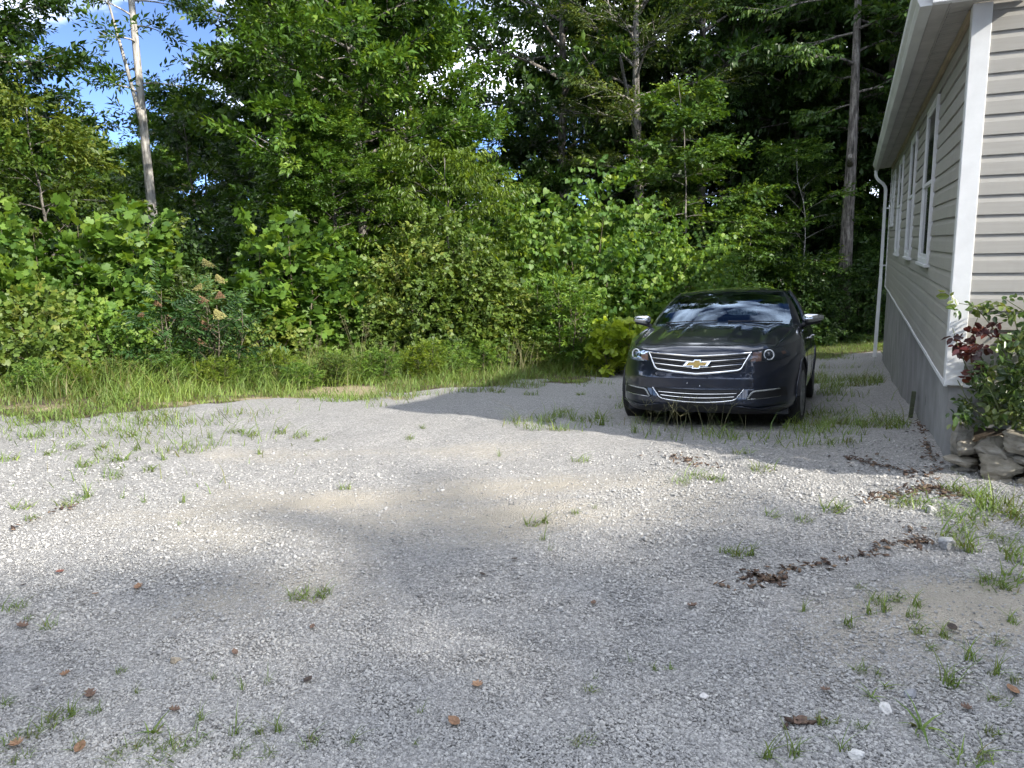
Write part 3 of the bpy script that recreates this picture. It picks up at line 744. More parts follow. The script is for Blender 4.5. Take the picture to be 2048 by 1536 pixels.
LM = {
 'oak': leaf_mat('oak leaf', (.022, .052, .010), (.052, .112, .018), (.135, .21, .036), rough=.42),
 'sun': leaf_mat('hickory leaf', (.027, .064, .011), (.062, .134, .020), (.155, .24, .040), rough=.40),
 'olive': leaf_mat('willow oak leaf', (.028, .052, .014), (.062, .102, .024), (.150, .195, .050), rough=.45),
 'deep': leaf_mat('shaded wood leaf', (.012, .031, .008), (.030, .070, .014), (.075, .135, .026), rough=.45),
 'yell': leaf_mat('yellowing leaf', (.034, .068, .012), (.066, .112, .017), (.140, .180, .032), rough=.45, transl=.45),
 'lime': leaf_mat('sourwood leaf', (.045, .085, .010), (.105, .170, .018), (.21, .27, .036), rough=.4, transl=.45),
 'tulip': leaf_mat('tulip poplar leaf', (.036, .088, .016), (.094, .182, .028), (.19, .28, .050), rough=.5, transl=.42),
 'bright': leaf_mat('young tulip poplar leaf', (.13, .20, .020), (.23, .33, .035), (.33, .42, .06), rough=.45, transl=.5),
 'vine': leaf_mat('grape vine leaf', (.036, .072, .014), (.088, .146, .026), (.19, .222, .050), rough=.5, transl=.4),
 'redbud': leaf_mat('heart shaped leaf', (.036, .092, .018), (.098, .186, .030), (.22, .30, .055), rough=.5, transl=.45),
 'sumac': leaf_mat('glossy sumac leaf', (.012, .035, .010), (.028, .070, .018), (.06, .115, .03), rough=.42, transl=.25, spec=.3),
 'rose': leaf_mat('rose leaf', (.020, .045, .012), (.050, .095, .020), (.13, .17, .045), rough=.32, transl=.3, spec=.6),
 'rosered': leaf_mat('red rose leaf', (.030, .010, .010), (.070, .018, .020), (.14, .05, .035), rough=.3, transl=.35, spec=.5),
}
def lmx(a, b_, t): return a + (b_ - a) * t
def make_tree(name, H, r0, hb, R, nl, leafm, L, W, k=14, nsec=7, nsp=5, kind='alt', tmpl=T_RH, lean=(0, 0), bark=B_GREY, prof=None, rise=.35, twig=.55, fork=None, seed=1, bare=0., wig=.10, tint=(.45, .16)):
    r = np.random.default_rng(seed)
    n_ = 12; tz = np.linspace(0, 1, n_)
    wx = np.cumsum(r.normal(0, wig, n_)) * .5; wy = np.cumsum(r.normal(0, wig, n_)) * .5
    tp = np.stack([lean[0] * tz + (wx - wx[0]) * tz, lean[1] * tz + (wy - wy[0]) * tz, tz * H - .15], 1)
    tr_ = r0 * (1.0 - .86 * tz ** .9); tr_[0] *= 1.35
    wood = MB(); wood.tube(tp, tr_, 12)
    at = lambda z: np.array([np.interp(z, tp[:, 2], tp[:, 0]), np.interp(z, tp[:, 2], tp[:, 1]), z])
    rad = lambda z: float(np.interp(z, tp[:, 2], tr_))
    if fork:
        zf, lf, az = fork; b0 = at(zf); pts = [b0 + np.array([cos(az), sin(az), 0]) * (lf * .22 * q) + np.array([0, 0, lf * q ** .9]) for q in np.linspace(0, 1, 6)]
        wood.tube(pts, [rad(zf) * .62 * (1 - .8 * q) for q in np.linspace(0, 1, 6)], 9)
    prof = prof or (lambda t: sin(pi * min(1, .16 + .80 * t)) ** .8)
    O = []; X = []; Z = []; TL = []
    for i in range(nl):
        t = (i + r.random()) / nl; z = lmx(hb, H * .97, t); a = i * 2.39996 + r.normal(0, .35)
        Ll = R * prof(t) * r.uniform(.65, 1.15)
        if Ll < .25: continue
        el = rise * (.4 + 1.1 * t) + r.normal(0, .15)
        d = np.array([cos(a) * cos(el), sin(a) * cos(el), sin(el)]); b0 = at(z); bend = r.normal(0, .18)
        pts = []
        for q in np.linspace(0, 1, 5):
            pts.append(b0 + d * Ll * q + np.array([-sin(a) * bend, cos(a) * bend, 0]) * Ll * q * q + np.array([0, 0, -.18 * Ll * q * q]))
        pts = np.array(pts); rb = min(rad(z) * .5, .012 + .016 * Ll)
        wood.tube(pts, [rb * (1 - .85 * q) for q in np.linspace(0, 1, 5)], 5, cap=False)
        if r.random() < bare: continue
        for j in range(nsec):
            q = lmx(.22, 1., (j + r.random() * .8) / nsec); q = min(q, 1)
            p0 = np.array([np.interp(q, np.linspace(0, 1, 5), pts[:, c_]) for c_ in range(3)])
            sa = a + (1 if j % 2 else -1) * r.uniform(.4, 1.25) * (1 - .55 * q); sl = Ll * r.uniform(.28, .5) * (1.15 - .55 * q) + .15
            se = el * .5 + r.normal(.02, .25); sd = np.array([cos(sa) * cos(se), sin(sa) * cos(se), sin(se)])
            if sl > .5: wood.tube([p0, p0 + sd * sl * .6, p0 + sd * sl], [rb * .35, rb * .22, .003], 3, cap=False)
            for h in range(nsp):
                g = (h + .7) / nsp; o_ = p0 + sd * sl * g + r.normal(0, .05, 3)
                ha = sa + (1 if h % 2 else -1) * r.uniform(.2, 1.0) * (1.1 - g); he = r.normal(.0, .32)
                O.append(o_); X.append((cos(ha) * cos(he), sin(ha) * cos(he), sin(he))); zz = r.normal(0, .33, 3) + np.array([cos(ha) * .25, sin(ha) * .25, 1.0]); Z.append(zz); TL.append(twig * r.uniform(.6, 1.25))
    O = np.array(O); X = np.array(X); Z = np.array(Z); TL = np.array(TL)
    cl = fbm(O[:, 0] * 1.0 + O[:, 2] * .7, O[:, 1] + O[:, 2] * .5, .8, seed + 50, 2)
    ti = tint[0] + (cl - .5) * .7 + r.normal(0, tint[1], len(O))
    V, F, T = leaves(O, X, Z, TL, kind, k, tmpl, L, W, ti)
    return wood.mesh(name + '_trunk', True), mesh_np(name + '_crown', V, F, T), bark, LM[leafm]
def put_tree(name, mesh, px=None, depth=None, label='', group=None, rot=0., sc=1., xy=None, matl=None, cat='tree', scz=None):
    x, y = xy if xy is not None else spot(px, depth)
    t = empty(name, (x, y, float(gz0(x, y)) - .05), rot); t.scale = (sc, sc, scz or sc)
    wm, cm, bk, lm = mesh
    if not wm.materials: wm.materials.append(bk)
    if not cm.materials: cm.materials.append(lm)
    link('trunk', wm, None, t); c_ = link('crown', cm, None, t)
    if matl:
        c_.material_slots[0].link = 'OBJECT'; c_.material_slots[0].material = LM[matl]
    tag(t, label, cat, group)
    return t

# ---- prototypes
t_big = make_tree('broad_tree', 14, .24, 1.2, 3.3, 56, 'oak', .13, .068, k=15, nsec=9, nsp=7, seed=3, rise=.42, kind='tuft', twig=.5)
t_mid = make_tree('leafy_tree', 13, .14, .8, 2.7, 62, 'sun', .14, .068, k=15, nsec=9, nsp=7, seed=11, rise=.48, twig=.5, kind='tuft')
t_pole = make_tree('pole_tree', 15.5, .150, 5.9, 1.35, 26, 'oak', .15, .055, k=12, nsec=4, nsp=4, seed=5, rise=.3, bark=B_PALE, kind='tuft', wig=.05, prof=lambda t: .8 + .5 * t, fork=(5.4, 3.6, 2.4))
t_olive = make_tree('oak_tree', 14, .20, 3.0, 2.4, 54, 'olive', .10, .036, k=18, nsec=8, nsp=6, seed=8, rise=.6, fork=(5.6, 4.6, 2.6), bark=B_MID)
t_maple = make_tree('layered_tree', 7.4, .045, .7, 2.3, 30, 'oak', .10, .075, k=15, nsec=8, nsp=5, kind='flat', seed=13, rise=.16, twig=.5, prof=lambda t: (1 - t) ** .55 * .95 + .12)
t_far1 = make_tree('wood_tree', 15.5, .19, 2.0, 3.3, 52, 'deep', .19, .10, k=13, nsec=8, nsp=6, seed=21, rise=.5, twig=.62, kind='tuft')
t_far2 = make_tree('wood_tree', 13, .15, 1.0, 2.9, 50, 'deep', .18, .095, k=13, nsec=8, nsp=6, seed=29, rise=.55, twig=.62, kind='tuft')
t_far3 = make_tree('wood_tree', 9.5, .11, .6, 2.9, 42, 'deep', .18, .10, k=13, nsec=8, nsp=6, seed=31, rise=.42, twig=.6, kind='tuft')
t_arch = make_tree('arching_tree', 4.6, .05, .9, 2.1, 20, 'lime', .105, .042, k=17, nsec=6, nsp=4, kind='hang', seed=37, rise=.55, twig=.6)
t_thin = make_tree('thin_tree', 6.0, .030, 1.2, 1.6, 26, 'oak', .10, .05, k=13, nsec=6, nsp=5, kind='flat', seed=41, rise=.6, bark=B_PALE, bare=.15, wig=.30)

t_sparse = make_tree('sparse_tree', 15.8, .2, 1.8, 4.0, 44, 'oak', .19, .085, k=13, nsec=7, nsp=5, seed=71, rise=.12, kind='tuft', twig=.7, prof=lambda t: .95 if t < .93 else .7)
# ---- trees one can tell apart
put_tree('broad_tree', t_big, -300, 15.0, 'broad oak filling the upper corner beside the open sky', rot=.4)
put_tree('slender_tree', t_pole, 313, 19.5, 'tall slender tree with bare pale grey trunk against the open sky', rot=1.9)
put_tree('leafy_tree', t_mid, 725, 18.2, 'dense bright green tree rising above the middle of the brush', rot=.3, sc=1.06)
put_tree('leafy_tree', t_mid, 835, 20.5, 'dense green tree just behind the bright middle one, beside the narrow sky gap', rot=2.6, sc=.92)
put_tree('young_tree', t_mid, 672, 16.6, 'young hickory in front of the bright middle tree, just above the brush', rot=5.0, sc=.56, scz=.42)
put_tree('forked_tree', t_olive, 1283, 24.5, 'olive green oak with forked grey trunk behind the heart-leaved thicket', rot=.0, sc=1.05)
put_tree('layered_tree', t_maple, 1370, 21.5, 'small layered maple with flat sprays directly behind the car roof', rot=1.1)
put_tree('layered_tree', t_maple, 1500, 22.5, 'low layered maple reaching over the shaded grass behind the car', rot=4.0, sc=.62)
stout = put_tree('stout_tree', make_tree('stout_tree', 14, .23, 6.4, 2.4, 22, 'oak', .13, .06, k=14, nsec=6, nsp=5, seed=44, rise=.2, kind='hang', wig=.07), 1692, 22.6, 'stout tree with bare dark trunk and broken branch stub near the eaves', rot=0.5)
MB().tube([(0, 0, 5.1), (-.30, -.22, 5.22), (-.42, -.32, 5.30), (-.45, -.34, 5.31)], [.10, .085, .075, .04], 9).build('branch_stub', B_MID, stout, smooth=True)
put_tree('thin_tree', t_thin, 1612, 23.2, 'thin sapling with pale crooked stems in the dark woods', rot=.8)
put_tree('arching_tree', t_arch, 905, 16.8, 'arching sapling with drooping lime leaves above the vine mound', rot=.35)
put_tree('yellowing_tree', make_tree('yellowing_tree', 5.2, .06, .9, 1.7, 24, 'yell', .10, .055, k=14, nsec=6, nsp=5, seed=47, rise=.4, twig=.5), 118, 15.2, 'small tree with yellowing leaves below the broad oak', rot=.2)
put_tree('broad_tree', t_big, 135, 21, 'rounded dark oak between the corner oak and the slender pale trunk', rot=3.3, sc=.55, scz=.43)
put_tree('open_tree', t_far2, 590, 25.5, 'dark open crowned tree right of the slender pale trunk', rot=1.0, sc=1.0)
put_tree('open_tree', t_far1, 690, 27.5, 'tall dark tree between the open crowned one and the bright middle tree', rot=2.2)
put_tree('dark_tree', t_far1, 1125, 27.0, 'tall dark tree just right of the narrow sky gap', rot=4.4, sc=1.0, scz=1.3)
put_tree('dark_tree', t_far2, 1195, 29.0, 'slim dark tree beside the forked oak', rot=.4, sc=1.1)
# ---- the woods behind: trees nothing tells apart
WG = 'shaded trees of the woods behind'; WL = 'tall dark green tree in the shaded woods behind the front row'
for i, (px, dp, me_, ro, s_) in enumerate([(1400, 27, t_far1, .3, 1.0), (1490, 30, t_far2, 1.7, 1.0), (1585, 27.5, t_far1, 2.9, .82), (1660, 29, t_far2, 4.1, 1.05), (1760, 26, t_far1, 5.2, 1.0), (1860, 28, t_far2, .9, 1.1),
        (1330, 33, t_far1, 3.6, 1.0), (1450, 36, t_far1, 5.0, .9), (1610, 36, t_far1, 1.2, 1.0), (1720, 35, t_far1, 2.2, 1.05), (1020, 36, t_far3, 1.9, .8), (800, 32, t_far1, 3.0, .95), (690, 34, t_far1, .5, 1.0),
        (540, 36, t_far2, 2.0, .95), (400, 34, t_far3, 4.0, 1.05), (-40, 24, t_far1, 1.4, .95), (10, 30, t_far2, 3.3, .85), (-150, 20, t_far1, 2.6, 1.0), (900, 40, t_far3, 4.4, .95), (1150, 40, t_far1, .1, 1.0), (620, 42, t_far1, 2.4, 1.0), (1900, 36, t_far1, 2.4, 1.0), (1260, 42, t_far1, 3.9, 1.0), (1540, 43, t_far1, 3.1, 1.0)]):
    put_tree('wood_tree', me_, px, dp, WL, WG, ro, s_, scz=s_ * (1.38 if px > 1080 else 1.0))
DG = 'low distant trees'; DL = 'distant low tree crown at the foot of the open sky'
for px, dp, ro, s_ in ((250, 44, .2, 1.0), (345, 46, 1.6, .98), (165, 47, 2.8, 1.1), (300, 38, 3.9, .72), (210, 36, 5.1, .70), (420, 48, .9, 1.25)):
    put_tree('distant_tree', t_far3, px, dp, DL, DG, ro, s_, matl='oak')
# trees beyond the frame: beside and behind the camera and past the house; they shade the near gravel and the right-hand woods
for (x, y, me_, ro, s_, lb) in ((13.6, -12.4, t_sparse, .7, .92, 'first open crowned tree of the row beyond the frame, lightly shading the near gravel'), (17.2, -12.4, t_sparse, 1.9, .96, 'second open crowned tree of the row beyond the frame'), (21.0, -12.4, t_sparse, 3.1, .93, 'third open crowned tree of the row beyond the frame'), (14.6, -9.8, t_sparse, 4.1, .78, 'lower open crowned tree in front of the row beyond the frame'), (18.0, -9.9, t_sparse, .5, .76, 'second lower open crowned tree in front of the row beyond the frame'), (15.4, -14.4, t_sparse, 5.1, 1.02, 'fourth open crowned tree, behind the row beyond the frame'), (19.2, -14.4, t_sparse, 2.6, 1.0, 'fifth open crowned tree, behind the row beyond the frame'), (25, -32, t_far1, 2.0, 1.4, 'tall tree far beyond the row outside the frame'),
        (-3, -16, t_far1, 1.0, 1.0, 'tall tree across the road behind the viewpoint'), (-10, -13, t_far2, 4.0, 1.0, 'second tree across the road behind the viewpoint'), (18, 19, t_far1, .4, 1.05, 'tall tree past the far end of the house'),
        (21.5, 16.5, t_far1, 3.0, 1.1, 'second tall tree past the far end of the house'), (20, 23.5, t_far1, 5.0, 1.1, 'third tall tree past the far end of the house'), (25.5, 20, t_far1, 1.8, 1.15, 'fourth tall tree past the far end of the house'), (16, 25.5, t_far2, 1.1, 1.1, 'tree standing close behind the house'), (15.6, 20, t_far1, 2.2, 1.0, 'tree at the far corner of the house'), (13.4, 23.2, t_far1, 4.8, 1.0, 'dark tree rising just past the far end of the eaves'),
        (-15.5, 11.5, t_far1, .6, 1.0, 'first tree of the woods past the left frame edge'), (-14.5, 6.5, t_big, 2.1, .9, 'second tree of the woods past the left frame edge'), (-15.5, 1, t_far1, 3.7, 1.0, 'third tree of the woods past the left frame edge'), (-17, -5, t_far2, 5.3, 1.1, 'fourth tree of the woods past the left frame edge'), (-20, 15, t_far1, 1.3, 1.1, 'deeper tree of the woods past the left frame edge'), (-19, 9, t_far1, 2.3, 1.1, 'deeper oak of the woods past the left frame edge'), (-19, 4, t_far2, .3, 1.2, 'deeper tree beyond the second tree past the left frame edge'), (-20, -1, t_far1, 4.3, 1.1, 'deeper tree beyond the third tree past the left frame edge'), (-12, -9.5, t_far1, 3.3, 1.0, 'roadside tree behind the viewpoint'), (3.5, -17, t_far1, 2.4, 1.05, 'third tree across the road behind the viewpoint'), (8.5, -19, t_far2, 5.4, 1.2, 'fourth tree across the road behind the viewpoint'), (-6.5, -18.5, t_far1, .4, 1.1, 'fifth tree across the road behind the viewpoint'), (.5, -20, t_far1, 3.4, 1.15, 'sixth tree across the road behind the viewpoint')):
    put_tree('tall_tree', me_, xy=(x, y), label=lb, rot=ro, sc=s_)

# ---- shrubs
def make_shrub(name, H, Wd, stems, leafm, L, Wl, tmpl, k, nb, kind='tuft', twig=.35, seed=1, rise=.9, tint=(.47, .22), low=.12, jit=.3):
    r = np.random.default_rng(seed); wood = MB(); O = []; X = []; Z = []; TL = []
    for i in range(stems):
        a = i * 2.4 + r.normal(0, .4); f = sqrt((i + .3) / stems) * Wd * .5
        b0 = np.array([cos(a) * f * .45, sin(a) * f * .45, -.1]); Hs = H * r.uniform(.62, 1.0) * (1 - .22 * (f / (Wd * .5)) ** 2)
        top = np.array([cos(a) * f * .95, sin(a) * f * .95, Hs])
        pts = [b0 * (1 - q) + top * q + np.array([cos(a), sin(a), 0]) * .12 * Wd * sin(pi * q) * .5 for q in np.linspace(0, 1, 6)]; pts = np.array(pts)
        wood.tube(pts, [(.007 + .006 * H) * (1 - .85 * q) for q in np.linspace(0, 1, 6)], 5, cap=False)
        for j in range(nb):
            q = lmx(low, 1., ((j + r.random()) / nb) ** .8); p0 = np.array([np.interp(q, np.linspace(0, 1, 6), pts[:, c_]) for c_ in range(3)])
            ba = j * 2.4 + r.normal(0, .5); bl = (.16 + .26 * Wd * (1 - q) ** .7) * r.uniform(.5, 1.1); be = r.normal(.25 + .5 * q, .25) * rise
            bd = np.array([cos(ba) * cos(be), sin(ba) * cos(be), sin(be)])
            if bl > .25: wood.tube([p0, p0 + bd * bl], [.006, .003], 3, cap=False)
            for h in range(1 + int(bl / .16)):
                g = r.uniform(.3, 1.0) if h else 1.0; ha = ba + r.normal(0, .6); he = be * .6 + r.normal(0, .3)
                O.append(p0 + bd * bl * g); X.append((cos(ha) * cos(he), sin(ha) * cos(he), sin(he))); Z.append(r.normal(0, .3, 3) + np.array([cos(ha) * .45, sin(ha) * .45, .9])); TL.append(twig * r.uniform(.6, 1.2))
    O = np.array(O); cl = fbm(O[:, 0] + O[:, 2], O[:, 1] + O[:, 2] * .6, 1.2, seed + 5, 2)
    V, F, T = leaves(O, np.array(X), np.array(Z), np.array(TL), kind, k, tmpl, L, Wl, tint[0] + (cl - .5) * .7 + r.normal(0, tint[1], len(O)), jit)
    return wood.mesh(name + '_stem', True), mesh_np(name + '_foliage', V, F, T), B_TWIG, LM[leafm]
def make_mound(name, rx, ry, H, leafm, L, Wl, tmpl, n, k=8, seed=1, twig=.3, tint=(.5, .16), lump=.22, kind='alt', hang=.3):
    # a thicket: many crossing stems, leaf sprays over and through a lumpy dome
    r = np.random.default_rng(seed); wood = MB()
    a = r.uniform(0, 2 * pi, n); c_ = r.uniform(-.05, 1, n); sh = np.where(r.random(n) < .72, r.uniform(.86, 1.06, n), r.uniform(.35, .9, n))
    s_ = np.sqrt(np.clip(1 - c_ * c_, 0, 1)); D = np.stack([np.cos(a) * s_, np.sin(a) * s_, c_], 1)
    lp = 1 + lump * 2 * (fbm(D[:, 0] * 2.2 + D[:, 2] * 1.3 + 4, D[:, 1] * 2.2 + D[:, 2] * 1.7, 1.1, seed, 3) - .5)
    O = D * np.array([rx, ry, H]) * (sh * lp)[:, None]; O[:, 2] = np.maximum(O[:, 2], .03)
    X = D * np.array([1, 1, .5]) + r.normal(0, .55, (n, 3)) + np.array([0, 0, -hang]); Z = D * .9 + np.array([0, 0, .55]) + r.normal(0, .3, (n, 3))
    for i in range(22):
        q = D[i] * np.array([rx, ry, H]) * .92; b0 = np.array([q[0] * .25, q[1] * .25, -.1])
        wood.tube([b0, (b0 + q) * .5 + np.array([0, 0, .18 * H]), q], [.018, .011, .004], 5, cap=False)
    cl = fbm(O[:, 0] + O[:, 2], O[:, 1] + O[:, 2] * .6, 1.0, seed + 5, 2)
    V, F, T = leaves(O, X, Z, twig * r.uniform(.6, 1.2, n), kind, k, tmpl, L, Wl, tint[0] + (cl - .5) * .8 + r.normal(0, tint[1], n), .35)
    return wood.mesh(name + '_stem', True), mesh_np(name + '_foliage', V, F, T), B_TWIG, LM[leafm]
def put_shrub(name, mesh, px, depth, label, rot=0., sc=1., group=None, cat='shrub', xy=None, matl=None, scz=None):
    x, y = xy if xy is not None else spot(px, depth)
    t = empty(name, (x, y, float(gz0(x, y)) - .03), rot); t.scale = (sc, sc, scz or sc)
    wm, cm, bk, lm = mesh
    if not wm.materials: wm.materials.append(bk)
    if not cm.materials: cm.materials.append(lm)
    link('stem', wm, None, t); c_ = link('foliage', cm, None, t)
    if matl: c_.material_slots[0].link = 'OBJECT'; c_.material_slots[0].material = LM[matl]
    return tag(t, label, cat, group)
s_tul1 = make_shrub('tulip_sapling', 3.1, 1.9, 9, 'tulip', .112, .112, T_LO, 8, 34, seed=3, twig=.28)
s_tul2 = make_shrub('tulip_sapling', 3.0, 1.5, 6, 'tulip', .120, .120, T_LO, 8, 34, seed=9, twig=.28)
s_yng = make_shrub('young_sapling', 1.55, 1.2, 6, 'bright', .115, .12, T_LO, 8, 16, seed=15, twig=.26)
s_vine = make_mound('vine_mound', 1.7, 1.2, 2.7, 'vine', .064, .058, T_HE, 2100, 9, seed=19)
s_low = make_mound('low_thicket', 1.15, .7, 1.25, 'tulip', .068, .062, T_LO, 640, 8, seed=23, twig=.26)
s_red = make_mound('heart_leaf_thicket', 2.15, 1.5, 3.9, 'redbud', .098, .092, T_HE, 1450, 9, seed=27, kind='hang', twig=.55, lump=.32)
s_priv = make_shrub('leafy_bush', 2.3, 2.0, 11, 'vine', .085, .038, T_OV, 12, 26, kind='alt', seed=33, twig=.3)
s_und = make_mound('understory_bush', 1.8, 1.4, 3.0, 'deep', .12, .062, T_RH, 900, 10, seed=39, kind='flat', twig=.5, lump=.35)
put_shrub('tulip_sapling', s_tul1, 40, 12.2, 'tulip poplar sapling at the frame edge below the yellowing tree', .2, .84)
put_shrub('tulip_sapling', s_tul2, 208, 12.6, 'tall tulip poplar sapling in front of the slender pale trunk', 1.3, 1.04)
put_shrub('leafy_bush', s_priv, 345, 13.4, 'fine leaved bush at the foot of the slender pale trunk', 2.7, .95, matl='olive')
put_shrub('tulip_sapling', s_tul2, 548, 14.0, 'pointed tulip poplar sapling standing alone in the dark gap', .6, 1.05)
put_shrub('tulip_sapling', s_tul1, 655, 14.8, 'spreading tulip poplar sapling against the vine mound', 4.4, .78)
put_shrub('leafy_bush', s_priv, 455, 14.2, 'low fine leaved bush behind the sumac', 5.4, .78, matl='vine')
put_shrub('tulip_sapling', s_tul2, -50, 12.6, 'tulip poplar sapling cut by the frame edge', 3.0, 1.1)
put_shrub('low_thicket', s_low, 190, 11.1, 'low leafy thicket under the tall tulip poplar sapling', .1, .9)
put_shrub('low_thicket', s_low, 60, 10.9, 'low leafy thicket in the corner behind the tall grass', 2.1, 1.02, matl='vine')
put_shrub('low_thicket', s_low, 520, 13.2, 'low leafy thicket under the pointed sapling', 4.1, .85, matl='vine')
put_shrub('vine_mound', s_vine, 860, 15.2, 'large mound of grape vine and brambles behind the tall grass', .0, 1.0)
put_shrub('vine_mound', s_vine, 740, 14.9, 'smaller vine mound sloping down to the grass seed heads', 2.2, .62)
put_shrub('vine_mound', s_vine, 985, 15.6, 'yellow flecked vine mound under the heart-leaved thicket', 4.0, .70)
put_shrub('leafy_bush', s_priv, 930, 15.6, 'fine leaved bush crowning the vine mound', .5, 1.15)
put_shrub('leafy_bush', s_priv, 1120, 15.6, 'light green oval leaved bush left of the car', 2.5, .98, matl='tulip')
put_shrub('leafy_bush', s_priv, 800, 15.9, 'fine leaved bush between the vine mounds', 3.6, 1.12, matl='tulip')
put_shrub('heart_leaf_thicket', s_red, 1180, 17.4, 'tall thicket of heart shaped leaves left of the car roof', .4, 1.0)
put_shrub('heart_leaf_thicket', s_red, 1330, 17.6, 'thicket of heart shaped leaves directly behind the car mirror', 2.9, .80)
put_shrub('heart_leaf_thicket', s_red, 1050, 18.2, 'shaded thicket of heart shaped leaves behind the oval leaved bush', 4.6, .82)
put_shrub('young_sapling', s_yng, 1243, 14.6, 'bright yellow green sapling beside the car mirror', .3, .80)
UG = 'understory bushes at the edge of the woods'; UL = 'shaded leafy bush at the foot of the woods'
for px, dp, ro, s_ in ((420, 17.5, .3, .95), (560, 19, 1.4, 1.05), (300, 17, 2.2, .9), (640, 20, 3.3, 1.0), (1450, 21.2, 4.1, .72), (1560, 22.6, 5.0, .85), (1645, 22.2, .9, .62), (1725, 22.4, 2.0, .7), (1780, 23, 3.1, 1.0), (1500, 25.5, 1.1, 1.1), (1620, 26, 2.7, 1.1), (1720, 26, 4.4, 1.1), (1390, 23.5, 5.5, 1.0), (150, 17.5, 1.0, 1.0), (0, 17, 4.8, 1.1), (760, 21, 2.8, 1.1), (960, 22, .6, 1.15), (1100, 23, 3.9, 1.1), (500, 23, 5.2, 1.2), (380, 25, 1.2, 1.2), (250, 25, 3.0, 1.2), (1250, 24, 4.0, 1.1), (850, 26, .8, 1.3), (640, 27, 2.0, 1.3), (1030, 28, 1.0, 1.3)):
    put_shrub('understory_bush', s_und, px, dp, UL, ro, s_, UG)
# winged sumac with seed heads
sm = make_shrub('sumac', 1.85, 2.1, 8, 'sumac', .075, .028, T_OV, 16, 15, kind='pinn', seed=51, twig=.42, jit=.12)
sx, sy = spot(375, 11.4); sz_ = float(gz0(sx, sy))
sumac = put_shrub('sumac_bush', sm, 375, 11.4, 'glossy dark sumac bush with brown and yellow seed heads', .9, 1.0)
M_SEEDB = simple('brown sumac seed head', (.15, .085, .045), .9, var=.35, scale=40)
M_SEEDY = simple('yellow sumac flower head', (.20, .185, .065), .9, var=.3, scale=40)
def seed_head(name, px, py, mat, size):
    r_ = ray(px, py); t = (11.05 + random.uniform(-.35, .15)) / r_[1]; p = CC + r_ * t
    V = []; F = []
    for i in range(300):
        h = random.random(); a = random.uniform(0, 2 * pi); rr = (1 - h) ** .7 * .62 * sqrt(random.random())
        c_ = Vector((cos(a) * rr + .5 * (h - .5), sin(a) * rr, (h - .4) * .75)) * size; b0 = len(V); q = size * .055
        for d in ((1, 0, -.5), (-.5, .87, -.5), (-.5, -.87, -.5), (0, 0, 1)): V.append(c_ + Vector(d) * q * random.uniform(.6, 1.3))
        F += [(b0, b0 + 1, b0 + 3), (b0 + 1, b0 + 2, b0 + 3), (b0 + 2, b0, b0 + 3), (b0, b0 + 2, b0 + 1)]
    o = MB().add(V, F).build(name, mat)
    o.parent = sumac; o.matrix_parent_inverse = Matrix.Identity(4)
    loc = Matrix.Translation(sumac.location) @ Matrix.Rotation(.9, 4, 'Z')
    o.matrix_local = loc.inverted() @ Matrix.Translation(Vector(p)) @ Matrix.Rotation(random.uniform(0, 6), 4, 'Z') @ Matrix.Rotation(random.uniform(-.3, .3), 4, 'X')
for px, py, mt, s_ in ((413, 527, M_SEEDY, .15), (438, 558, M_SEEDY, .15), (398, 574, M_SEEDY, .12), (404, 600, M_SEEDB, .14), (440, 591, M_SEEDB, .13), (313, 606, M_SEEDB, .11), (284, 630, M_SEEDB, .10), (338, 637, M_SEEDB, .12), (436, 629, M_SEEDY, .17), (410, 652, M_SEEDB, .17), (378, 653, M_SEEDB, .12), (400, 684, M_SEEDB, .12)):
    seed_head('seed_head', px, py, mt, s_)

# ================================================================== CAR
def paint_mat(name, col):
    m, nt, b = mat_new(name)
    nz = noise_(nt, 900., 2, .5, coord(nt, 'Object'))
    nt.links.new(ramp(nt, nz, [(.3, tuple(x * .8 for x in col)), (.7, tuple(x * 1.25 for x in col))]), b.inputs['Base Color'])
    b.inputs['Metallic'].default_value = .55; b.inputs['Roughness'].default_value = .36
    b.inputs['Coat Weight'].default_value = 1.0; b.inputs['Coat Roughness'].default_value = .035
    dust_refl_tint = noise_(nt, 3.0, 6, .65, coord(nt, 'Object'))
    nt.links.new(ramp(nt, dust_refl_tint, [(.35, (.02, .02, .02)), (.75, (.10, .10, .10))]), b.inputs['Coat Roughness'])
    return m
M_PAINT = paint_mat('dark blue grey metallic paint', (.0085, .0128, .026))
M_CHROME = simple('chrome', (.72, .73, .74), .09, metal=1.0, var=.03)
M_BLACKP = simple('black trim plastic', (.012, .012, .013), .42, var=.2)
M_GRILLE = simple('dark grille', (.006, .006, .007), .6, var=.2)
M_RUBBER = simple('tyre rubber', (.017, .017, .017), .82, var=.25, scale=30, bump=.3)
M_RIM = simple('alloy rim', (.42, .43, .44), .28, metal=1.0, var=.06)
M_CLOTH = simple('dark seat cloth', (.035, .036, .04), .85, var=.2, scale=40)
M_DASH = simple('dark dashboard', (.022, .022, .024), .6, var=.15)
M_GOLD = simple('gold emblem', (.58, .40, .13), .3, metal=.55, var=.08)
M_LAMPW = simple('white lamp ring', (.75, .77, .78), .25, var=.04)
M_AMBER = simple('amber reflector', (.30, .17, .12), .25, var=.2, scale=40)
M_HLB = simple('lamp bucket', (.055, .057, .06), .3, metal=.4, var=.3, scale=30)
M_DRL = simple('clear strip lamp', (.30, .31, .30), .2, var=.25, scale=60)
